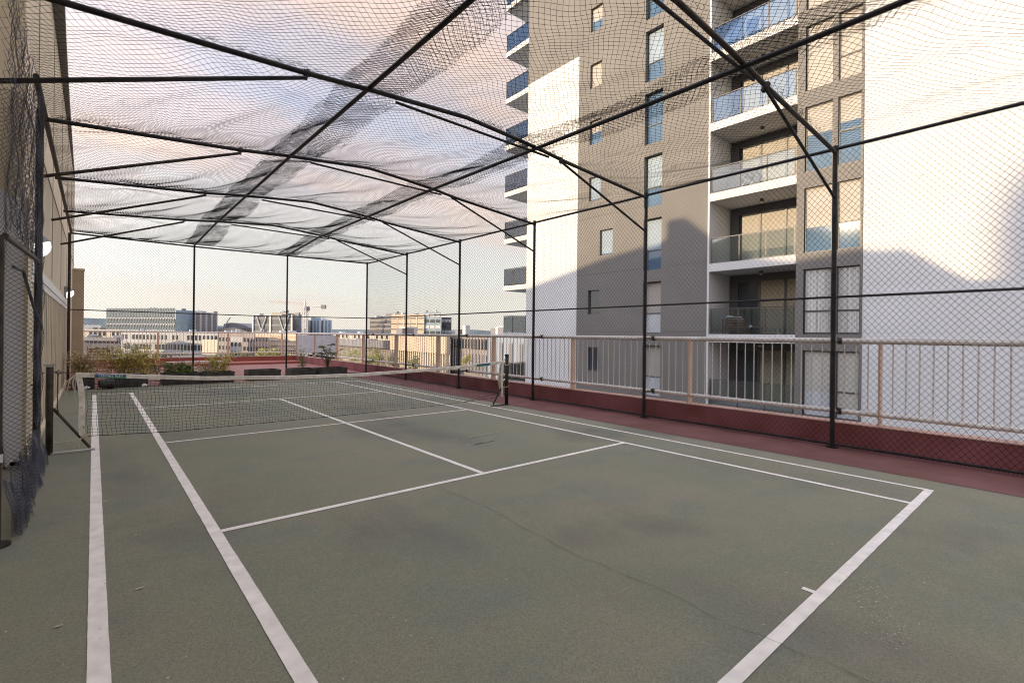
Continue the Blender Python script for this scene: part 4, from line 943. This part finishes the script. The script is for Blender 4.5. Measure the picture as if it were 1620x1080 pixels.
# ================================================================== CITY
def block(name, label, cat, corners, ztop, zbase=Zg, m=None, group=None):
    """corners: ground polygon, ccw seen from above"""
    c = sum((Vector((p[0], p[1], 0)) for p in corners), Vector())/len(corners)
    area = sum(corners[i][0]*corners[(i+1) % len(corners)][1]-corners[(i+1) % len(corners)][0]*corners[i][1] for i in range(len(corners)))
    if area < 0: corners = corners[::-1]
    o = thing(name, label, cat, (c.x, c.y, zbase), group)
    b = MB(); b.prism([(p[0]-c.x, p[1]-c.y) for p in corners], 0, ztop-zbase); b.build('wall', m, o)
    rs = random.Random(len(label)*7+int(ztop*3))
    W = Vector((corners[1][0]-corners[0][0], corners[1][1]-corners[0][1], 0)); D_ = Vector((corners[-1][0]-corners[0][0], corners[-1][1]-corners[0][1], 0))
    for k in range(rs.randint(2, 5) if W.length > 8 else 0):
        p = Vector((corners[0][0]-c.x, corners[0][1]-c.y, 0))+W*rs.uniform(.1, .85)+D_*rs.uniform(.1, .5); sx = rs.uniform(.6, 2.2); hh = rs.uniform(.5, 1.5)
        b = MB(); b.box(p.x, p.x+sx, p.y, p.y+sx, ztop-zbase, ztop-zbase+hh); b.build('rooftop_unit', C_roof if k % 2 else C_fin, o)
    return o
def frontage(px0, d0, px1, d1, depth):
    a = at(px0, d0); b_ = at(px1, d1); n = (b_-a).cross(Vector((0, 0, 1))).normalized()
    if n.dot((a+b_)/2) < 0: n = -n
    ka = 1+depth/a.length; kb = 1+depth/b_.length
    return a, b_, n, [(a.x, a.y), (b_.x, b_.y), (b_.x*kb, b_.y*kb), (a.x*ka, a.y*ka)]
def win_row(root, a, b_, n, z, h, cnt, wf, m, prob=1.0, s0=0.0, s1=1.0, name='window', proud=.06):
    """individual windows, sharing one mesh, along a frontage"""
    L_ = (b_-a).length*(s1-s0); wd = L_/cnt*wf; d = (b_-a).normalized(); first = None; rot = math.atan2(d.y, d.x); rs = random.Random(int(z*10)+cnt)
    for i in range(cnt):
        if rs.random() > prob: continue
        c = a+d*((b_-a).length*s0+L_*(i+.5)/cnt)-n*proud
        if first is None:
            q = MB(); q.box(-wd/2, wd/2, -.04, .04, 0, h); first = q.build(name, m); c_o = first
        else: c_o = first.copy(); COL.objects.link(c_o)
        c_o.parent = root; c_o.location = (c.x-root.location.x, c.y-root.location.y, z-root.location.z); c_o.rotation_euler = (0, 0, rot)
def band(root, a, b_, n, z0, z1, m, s0=0., s1=1., name='band', proud=.12):
    d = (b_-a); p = a+d*s0-n*proud; q = a+d*s1-n*proud; k = MB(); o = Vector(root.location)
    P = [Vector((p.x, p.y, 0)), Vector((q.x, q.y, 0)), Vector((q.x, q.y, 0))+n*proud*.95, Vector((p.x, p.y, 0))+n*proud*.95]
    pts = [(v.x-o.x, v.y-o.y) for v in P]
    ar = sum(pts[i][0]*pts[(i+1) % 4][1]-pts[(i+1) % 4][0]*pts[i][1] for i in range(4))
    if ar < 0: pts = pts[::-1]
    k.prism(pts, z0-o.z, z1-o.z); return k.build(name, m, root)
C_white = mat('pale render', (.38, .39, .40), .85, .08, .15); C_lit = mat('sand and sunlit render', (.56, .50, .40), .85, .08, .15); C_brown = mat('brown grey render', (.26, .23, .22), .85, .12, .2)  # C_lit is sand colour, also sunlight put into pale walls
C_dark = mat('dark grey cladding', (.09, .10, .11), .6, .2, .3); C_roof = mat('grey metal roof', (.22, .22, .24), .7, .12, .2); C_win = M_glassd; C_peach = mat('peach render', (.55, .44, .34), .85, .08, .2)
C_fin = mat('pale aluminium fins', (.55, .58, .60), .5, .05, .5); C_blue = mat('blue sheet roof', (.12, .20, .34), .6, .15, .12, (.16, .28, .36)); C_bg = mat('blue grey panel', (.20, .27, .34), .5, .15, .3)
# A big glass office
zA = zat(200, 487, 290)
a, b_, n, poly = frontage(168, 300, 277, 285, 60)
oA = block('glass_office', 'long teal glass office block with pale vertical fins, leftmost on the skyline', 'office building', poly, zA, m=M_glasst)
q = MB(); d = (b_-a).normalized(); Lf = (b_-a).length; oo = Vector(oA.location)
for i in range(44):
    p = a+d*(Lf*(i+.5)/44)-n*.35-oo; q.box(p.x-.12, p.x+.12, p.y-.12, p.y+.12, (6 if i % 2 else 0)+10, zA-Zg+(.6 if i % 2 else 0))
q.build('fins', C_fin, oA)
for k in range(4): band(oA, a, b_, n, zA-3.6*k-2.6, zA-3.6*k-2.0, C_fin if k else M_glasst, name='floor_band', proud=.2)
for k in range(3): band(oA, a, b_, n, zA-3.6*k-7.6, zA-3.6*k-5.6, C_dark, name='window_band', proud=.15)
a, b_, n, poly = frontage(278, 286, 322, 300, 50)
oA2 = block('office_wing', 'blue grey office wing adjoining the long glass block', 'office building', poly, zat(300, 491, 290), m=C_bg)
a, b_, n, poly = frontage(308, 270, 344, 290, 40); zt = zat(320, 494, 280)
o = block('office_wing', 'grey wing with four dark vertical window strips right of the glass block', 'office building', poly, zt, m=C_fin)
for k in range(4): band(o, a, b_, n, Zg+5, zt-.5, C_brown, .04+.25*k, .19+.25*k, 'window_strip', .2)
# B long white block
a, b_, n, poly = frontage(192, 190, 345, 175, 30); zB = zat(260, 526, 185)
o = block('long_office', 'long low white block with rows of square windows just behind the far railing', 'office building', poly, zB, m=C_white)
win_row(o, a, b_, n, zB-2.6, 1.7, 26, .55, C_win, .8); win_row(o, a, b_, n, zB-6.3, 1.9, 30, .66, C_win, .95); win_row(o, a, b_, n, zB-9.6, 1.6, 30, .6, C_win, .85)
band(o, a, b_, n, zB-3.9, zB-3.6, C_white, name='ledge', proud=.3); band(o, a, b_, n, zB-7.3, zB-7.0, C_white, name='ledge', proud=.3)
a, b_, n, poly = frontage(126, 150, 190, 150, 30)
o = block('low_hall', 'sunlit cream hall with square openings under the left end of the skyline', 'building', poly, zat(150, 521, 150), m=C_lit)
win_row(o, a, b_, n, zat(150, 531, 150), 1.3, 9, .5, C_win, .85)
a, b_, n, poly = frontage(126, 120, 191, 120, 24); zz = zat(150, 533, 120)
o = block('shed', 'dark fronted shed with a grey roof below the cream hall', 'building', poly, zz-.9, m=mat('slate blue panel', (.12, .12, .16), .7, .25, .4)); band(o, a, b_, n, zz-.9, zz, C_roof, name='roof', proud=1.2)
a, b_, n, poly = frontage(124, 700, 160, 700, 60); o = block('far_building', 'pale far off building in front of the hills at the extreme left', 'building', poly, zat(140, 514, 700), m=C_white)
# sloped white roof piece and curved hall
a, b_, n, poly = frontage(345, 300, 402, 300, 50)
o = block('curved_hall', 'beige hall with a curved roof and a raised arc between the two office groups', 'building', poly, zat(370, 519, 300), m=C_lit)
q = MB(); d = (b_-a); oo = Vector(o.location)
for i in range(12):
    f0, f1 = .15+.85*i/12, .15+.85*(i+1)/12; h0 = (zat(370, 519, 300)-Zg)+4.2*sin(pi*min(1, f0*1.1))**.7*(1-f0*.5); h1 = (zat(370, 519, 300)-Zg)+4.2*abs(sin(pi*min(1, f1*1.1)))**.7*(1-f1*.5)
    p0 = a+d*f0-oo; p1 = a+d*f1-oo; q.quad((p0.x, p0.y, h0-3), (p1.x, p1.y, h1-3), (p1.x, p1.y, h1), (p0.x, p0.y, h0)); q.quad((p0.x, p0.y, h0), (p1.x, p1.y, h1), (p1.x+n.x*40, p1.y+n.y*40, h1), (p0.x+n.x*40, p0.y+n.y*40, h0))
q.build('roof', C_roof, o)
q = MB(); p0 = a+d*.18-oo; q.path([(p0.x+t_*d.x*.16, p0.y+t_*d.y*.16, zat(370, 521, 300)-Zg+7.5*t_**.6) for t_ in (0, .2, .5, .8, 1)], .35, 5); q.build('arc', C_fin, o)
# C brown block
a, b_, n, poly = frontage(346, 160, 402, 150, 20); zC = zat(370, 527, 155)
o = block('brown_flats', 'brown grey flats with small dark windows left of the trees', 'building', poly, zC, m=C_brown)
for k in range(4): win_row(o, a, b_, n, zC-2.6-2.7*k, 1.2, 10, .5, C_win, .9)
a, b_, n, poly = frontage(364, 146, 383, 145, 4); o = block('stair_tower', 'blue grey stair tower on the front of the brown flats', 'building', poly, zat(370, 533, 145), m=C_white)
for k in range(3): win_row(o, a, b_, n, zat(370, 533, 145)-2.7-2.7*k, 1.2, 3, .6, C_win)
a, b_, n, poly = frontage(320, 140, 344, 138, 6); o = block('sloped_roof_hall', 'cream hall with a slanting top right of the long white block', 'building', poly, zat(330, 529, 139)-1.5, m=C_lit)
# E dark office with V braces
a, b_, n, poly = frontage(400, 265, 463, 260, 40); zE = zat(430, 499, 262)
oE = block('braced_office', 'dark office block with white columns and V shaped braces left of the crane', 'office building', poly, zE, m=C_dark)
for k in range(6): band(oE, a, b_, n, zE-3.4*k-2.2, zE-3.4*k-1.2, C_roof, 0, 1, 'floor_band', .1)
for s in (.01, .45, .985): band(oE, a, b_, n, Zg, zE+.4, C_fin, s-.018, s+.018, 'column', .5)
for s0 in (.10, .66):
    q = MB(); oo = Vector(oE.location); d = b_-a
    pa, pb, pc = [a+d*s-n*.45-oo for s in (s0, s0+.13, s0+.26)]
    q.path([(pa.x, pa.y, zE-Zg), (pb.x, pb.y, zE-Zg-8.5)], .28, 6); q.path([(pc.x, pc.y, zE-Zg), (pb.x, pb.y, zE-Zg-8.5)], .28, 6); q.build('brace', C_fin, oE)
a, b_, n, poly = frontage(430, 275, 472, 272, 30); o = block('roof_storey', 'pale patterned roof storey rising behind the braced office', 'building', poly, zat(450, 494, 273), m=mat('pale tan screen', (.40, .38, .34), .8, .2, .8))
a, b_, n, poly = frontage(455, 268, 477, 280, 25); o = block('glass_annex', 'blue glass annex between the braced office and the crane', 'building', poly, zat(465, 496, 270), m=C_bg)
# F
a, b_, n, poly = frontage(487, 290, 525, 280, 40); zF = zat(505, 506, 285)
o = block('striped_office', 'blue grey office with dark vertical slots right of the crane', 'office building', poly, zF, m=C_fin)
for s in (.12, .58): band(o, a, b_, n, Zg, zF-.3, C_dark, s, s+.07, 'slot', .2)
for s in (.25, .38, .72, .86): band(o, a, b_, n, Zg, zF-.3, C_bg, s, s+.09, 'glass_strip', .15)
a, b_, n, poly = frontage(492, 300, 508, 300, 20); block('lift_housing', 'small square lift housing on the striped office', 'building', poly, zat(500, 501, 300), m=C_bg)
# peach block behind trees
a, b_, n, poly = frontage(403, 175, 475, 165, 20); zP = zat(440, 527, 170)
o = block('peach_block', 'sunlit peach block with screened front behind the far railing', 'building', poly, zP, m=C_peach)
win_row(o, a, b_, n, zP-3.0, 1.4, 5, .5, C_win, 1, 0, .32); win_row(o, a, b_, n, zP-6.2, 1.4, 5, .5, C_win, 1, 0, .32); win_row(o, a, b_, n, zP-6.8, 1.0, 12, .4, C_win, .6, .4, 1)
for k in range(5): band(o, a, b_, n, zP-1.0-1.6*k, zP-.7-1.6*k, C_lit, .34, 1, 'screen_band', .3)
# right group
g1 = [(585, 503, 618, 260, 238, 'dark glass office with horizontal banding at the left of the right hand group', C_dark, 0), (619, 497.5, 670, 235, 225, 'tan office with pale ribs in the middle of the right hand group', C_peach, 1), (671, 493.5, 697, 226, 223, 'slate office with stacked dark windows in the right hand group', C_bg, 2), (698, 502, 714, 232, 232, 'short dark office at the right end of the right hand group', C_dark, 3)]
for (p0, pt, p1, d0, d1, lb, m, ty) in g1:
    a, b_, n, poly = frontage(p0, d0, p1, d1, 30); zt = zat((p0+p1)/2, pt, (d0+d1)/2); o = block('city_office', lb, 'office building', poly, zt, m=m, group='offices grouped behind the right railing')
    if ty == 0:
        for k in range(3): band(o, a, b_, n, zt-2.2*k-1.6, zt-2.2*k-.6, C_brown, 0, 1, 'floor_band', .1)
    if ty == 1:
        for k in range(7): band(o, a, b_, n, zt-2.6*k-2.0, zt-2.6*k-1.5, C_dark, 0, 1, 'window_band', .08)
        for s in (.2, .4, .6, .8): band(o, a, b_, n, Zg, zt-.4, C_lit, s-.01, s+.01, 'rib', .2)
    if ty >= 2:
        for k in range(7): win_row(o, a, b_, n, zt-2.6*k-2.2, 1.3, 3, .8, C_win if k % 2 else C_fin, 1)
a, b_, n, poly = frontage(610, 300, 640, 290, 20); block('far_tower', 'pale far tower top peeping above the dark glass office', 'building', poly, zat(600, 495.5, 300), m=C_roof)
# warehouses beyond the right railing
a, b_, n, poly = frontage(530, 120, 618, 95, 30); zw = zat(580, 537, 105)
o = block('warehouse', 'grey roofed dark warehouse behind the trees at the far corner', 'building', poly, zw-1.2, m=C_brown); band(o, a, b_, n, zw-1.5, zw, C_roof, 0, 1, 'roof', 1.5)
a, b_, n, poly = frontage(528, 160, 625, 130, 20); o = block('cream_terrace', 'cream terrace row above the grey warehouse roof', 'building', poly, zat(580, 530, 145), m=C_lit); win_row(o, a, b_, n, zat(580, 535, 145), 1.2, 14, .45, C_win, .9)
a, b_, n, poly = frontage(622, 78, 712, 62, 16); zc_ = zat(670, 529.5, 70)
o = block('colonnade_building', 'cream building fronted by many slim white columns beyond the right railing', 'building', poly, zc_, m=C_peach)
band(o, a, b_, n, zc_-2.4, zc_+.1, C_peach, 0, 1, 'cornice', .5)
for i in range(26): band(o, a, b_, n, Zg+13, zc_-2.41, C_lit, (i+.2)/26, (i+.65)/26, 'column', .4)
a, b_, n, poly = frontage(714, 66, 772, 56, 14); zz = zat(740, 531, 60)
o = block('grey_office', 'grey brown office with tall narrow windows behind the railing right of the colonnade', 'building', poly, zz, m=C_brown)
win_row(o, a, b_, n, zz-1.6, 1.2, 12, .5, C_win); win_row(o, a, b_, n, zz-4.6, 2.4, 12, .5, C_roof)
a, b_, n, poly = frontage(773, 52, 834, 44, 8); zz = zat(800, 533, 48)
o = block('white_silo_block', 'pale blue white block with round corners next to the foot of the tower', 'building', poly, zz, m=mat('shade blue render', (.26, .30, .36), .8, .1, .3))  # blue white wall, darkened and blued in colour for shade
win_row(o, a, b_, n, zz-2.6, 2.0, 4, .35, C_roof)
# blue roofed sheds below
def low_roof(x0, x1, y0, y1, z, lb, m, wallm):
    o = thing('shed', lb, 'building', ((x0+x1)/2, (y0+y1)/2, Zg)); cx_, cy_ = (x0+x1)/2, (y0+y1)/2
    b = MB(); b.box(x0-cx_, x1-cx_, y0-cy_, y1-cy_, 0, z-Zg-.8); b.build('wall', wallm, o)
    hx = (x1-x0)/2+.4; hy = (y1-y0)/2+.4; b = MB(); zz = z-Zg
    b.v = [(-hx, -hy, zz-.8), (hx, -hy, zz-.8), (hx, hy, zz-.8), (-hx, hy, zz-.8), (-hx, 0, zz), (hx, 0, zz)]; b.f = [(0, 1, 5, 4), (2, 3, 4, 5), (1, 2, 5), (3, 0, 4), (0, 3, 2, 1)]; b.build('roof', m, o)
low_roof(23, 52, 36.5, 54, -4.6, 'wide shed with a faded blue green roof below the right railing', mat('blue green sheet roof', (.16, .27, .33), .6, .15, .12), C_white)
low_roof(22, 36, 26.5, 33.0, -7.2, 'blue roofed shed close to the foot of the tower', C_blue, C_lit)
o = thing('car_park_deck', 'cream parking deck below the railing left of the tower foot', 'parking deck', (17, 30, Zg))
b = MB(); b.box(-6, 4.5, -10, -2.5, 0, 13.2); b.build('deck', mat('cream parking concrete', (.50, .45, .36), .85, .1, .3), o)
b = MB(); b.box(-6, -5.8, -10, -2.5, 13.21, 14.1); b.box(-5.79, 4.5, -2.7, -2.5, 13.21, 14.1); b.build('kerb_wall', C_lit, o)
# cars
def car(loc, rz, colr, label):
    o = thing('parked_car', label, 'car', loc, 'cars parked below the roof', rz)
    m = mat('car paint '+label.split()[0], colr, .3, .02, 2, coat=.8)
    q = MB(); pr_ = [(-2.1, .45), (-2.05, .85), (-1.3, .95), (1.0, .95), (2.0, .80), (2.1, .45)]
    k = len(pr_)
    for y_ in (-.85, .85):
        for (x_, z_) in pr_: q.v.append((x_, y_, z_))
    q.f = [tuple(range(k)), tuple(range(2*k-1, k-1, -1))]+[(i+1, i, i+k, i+k+1) for i in range(k-1)]+[(0, k-1, 2*k-1, k)]
    q.build('body', m, o)
    q = MB(); pr_ = [(-1.5, .95), (-1.0, 1.42), (.3, 1.42), (1.0, .95)]; k = 4
    for y_ in (-.74, .74):
        for (x_, z_) in pr_: q.v.append((x_, y_*(1 if z_ < 1 else .85), z_+.002))
    q.f = [tuple(range(k)), tuple(range(2*k-1, k-1, -1))]+[(i+1, i, i+k, i+k+1) for i in range(k-1)]
    q.build('cabin', M_glassd, o)
    for x_ in (-1.3, 1.3):
        for y_ in (-.8, .8): q = MB(); q.tube((x_, y_-.1, .32), (x_, y_+.1, .32), .32, 14); q.build('wheel', M_black, o)
zd = Zg+13.21
for (x_, y_, rz, c_, lb) in ((15.5, 21.6, 0, (.7, .7, .7), 'white car parked on the cream deck nearest the road end'), (15.5, 24.0, 0, (.06, .07, .09), 'black car parked on the cream deck between the white and silver ones'), (15.6, 26.4, 0, (.4, .42, .44), 'silver car parked at the far side of the cream deck')):
    car((x_, y_, zd), rz, c_, lb)
# crane
cpos = at(482.5, 230); zc1 = zat(482, 484, 230)
cr_ = thing('tower_crane', 'white and red lattice tower crane standing between the two office groups', 'crane', (cpos.x, cpos.y, Zg))
Mcw = mat('white crane steel', (.70, .66, .62), .5, .05, 1); Mcr = mat('faded red crane steel', (.62, .52, .48), .5, .05, 1)
Hc = zc1-Zg; q = MB()
for sx in (-.9, .9):
    for sy in (-.9, .9): q.box(sx-.2, sx+.2, sy-.2, sy+.2, 0, Hc)
k = 0; z = 0
while z < Hc-2:
    for sx in (-.9, .9): q.tube((sx, -.9, z), (sx, .9, z+2), .13, 4)
    for sy in (-.9, .9): q.tube((-.9, sy, z), (.9, sy, z+2), .13, 4)
    z += 2
q.build('mast', Mcw, cr_)
jd = rgt.copy(); jl = lambda s, up=0: (jd.x*s, jd.y*s, Hc+up)
q = MB(); q.tube((0, 0, Hc), (0, 0, Hc+3.2), .5, 6, .2); q.build('apex', Mcw, cr_)
q = MB(); q.tube(jl(0, .2), jl(9.4, -.3), .32, 5); q.tube(jl(0, 1.2), jl(8.5, .4), .12, 4); q.tube(jl(0, 3), jl(8.5, 0), .06, 4); q.build('counter_jib', Mcw, cr_)
q = MB(); q.prism([(jl(7.6)[0]-.5, jl(7.6)[1]-.6), (jl(9.6)[0]-.5, jl(9.6)[1]-.6), (jl(9.6)[0]+.5, jl(9.6)[1]+.6), (jl(7.6)[0]+.5, jl(7.6)[1]+.6)], Hc-1.2, Hc+.6); q.build('counterweight', C_roof, cr_)
q = MB(); q.tube(jl(-.5, .3), jl(-17, 1.6), .14, 4); q.tube(jl(-.5, 1.6), jl(-17, 2.3), .12, 4); q.tube(jl(0, 3.2), jl(-12, 2.2), .06, 4)
for i in range(14): s = -.5-i*1.2; q.tube(jl(s, .3-.08*s), jl(s-.6, 1.6-.05*s), .07, 4); q.tube(jl(s-.6, 1.6-.05*s), jl(s-1.2, .4-.08*s), .07, 4)
q.build('jib', Mcr, cr_)
q = MB(); q.box(-.2, 1.4, -2.2, -1.0, Hc-2.2, Hc-.4); q.build('cab', C_roof, cr_)
# trees
M_bark = mat('tree bark', (.10, .075, .05), .9, .3, 3)
def tree(px, d, ptop, wpx, label, ml, n=900):
    c = at(px, d); zt = zat(px, ptop, d); rad = wpx/FPX*d/2; rs = random.Random(px)
    o = thing('street_tree', label, 'tree', (c.x, c.y, Zg), 'trees standing in the streets below'); H = zt-Zg
    t_ = MB(); t_.tube((0, 0, 0), (0, 0, H*.7), .28, 8, .12)
    for k in range(6): az = k*1.05; t_.tube((0, 0, H*(.45+.04*k)), (cos(az)*rad*.6, sin(az)*rad*.6, H*(.65+.04*k)), .1, 5, .04)
    t_.build('trunk', M_bark, o); lf = MB(); cl = [(rs.gauss(0, rad*.42), rs.gauss(0, rad*.42), H-rad*.35-rs.random()*rad*1.4, rad*rs.uniform(.25, .5)) for _ in range(14)]
    for i in range(n):
        cx_, cy_, cz_, rr = cl[i % 14]; v = Vector((rs.gauss(0, 1), rs.gauss(0, 1), rs.gauss(0, .8))).normalized()*rr*rs.uniform(.6, 1.1); p = Vector((cx_, cy_, cz_))+v; p.z = min(p.z, H)
        a_ = Vector((rs.gauss(0, 1), rs.gauss(0, 1), rs.gauss(0, .6))).normalized(); b2 = a_.orthogonal().normalized(); s_ = rad*rs.uniform(.05, .12)
        lf.quad(p-a_*s_, p-b2*s_*.6, p+a_*s_, p+b2*s_*.6)
    lf.build('crown', ml, o)
M_t1 = leafmat('bright yellow green crown', (.20, .22, .04), (.36, .36, .07)); M_t2 = leafmat('olive crown', (.10, .12, .04), (.20, .20, .07))
tree(418, 90, 549, 34, 'yellow green tree behind the far railing, left of the cage post', M_t1)
tree(440, 100, 552, 30, 'olive tree overlapping the peach block', M_t2)
tree(455, 80, 558, 26, 'low yellow green tree at the far right corner of the patio', M_t1)
tree(559, 85, 549, 26, 'small yellow green tree left of the corner cage post', M_t1)
tree(594, 75, 546, 34, 'round bright green tree right of the corner cage post', M_t1, 1300)
tree(620, 62, 558, 26, 'olive tree at the left end of the colonnade', M_t2)
tree(578, 70, 561, 40, 'low olive tree under the grey warehouse', M_t2)
tree(737, 45, 557, 20, 'small golden tree between the blue roofs', leafmat('golden crown', (.38, .32, .03), (.5, .42, .06)))
tree(160, 100, 543, 60, 'brownish tree in front of the dark shed', leafmat('brown olive crown', (.14, .10, .05), (.22, .18, .08)))
tree(262, 130, 556, 26, 'dark green tree low in front of the long white block', M_t2)
tree(300, 120, 557, 22, 'small olive tree just left of the first far cage post', M_t2)
tree(352, 110, 556, 26, 'olive tree between the brown flats and the slanting cream hall', M_t2)
tree(388, 95, 553, 24, 'rounded green tree at the foot of the brown flats', M_t2)
tree(536, 95, 556, 22, 'low yellow tree next to the grey railing panels', M_t1)
tree(655, 60, 562, 24, 'green tree in front of the colonnade between two peach railing posts', M_t2)
tree(215, 105, 541, 30, 'green tree before the long white block', M_t2)
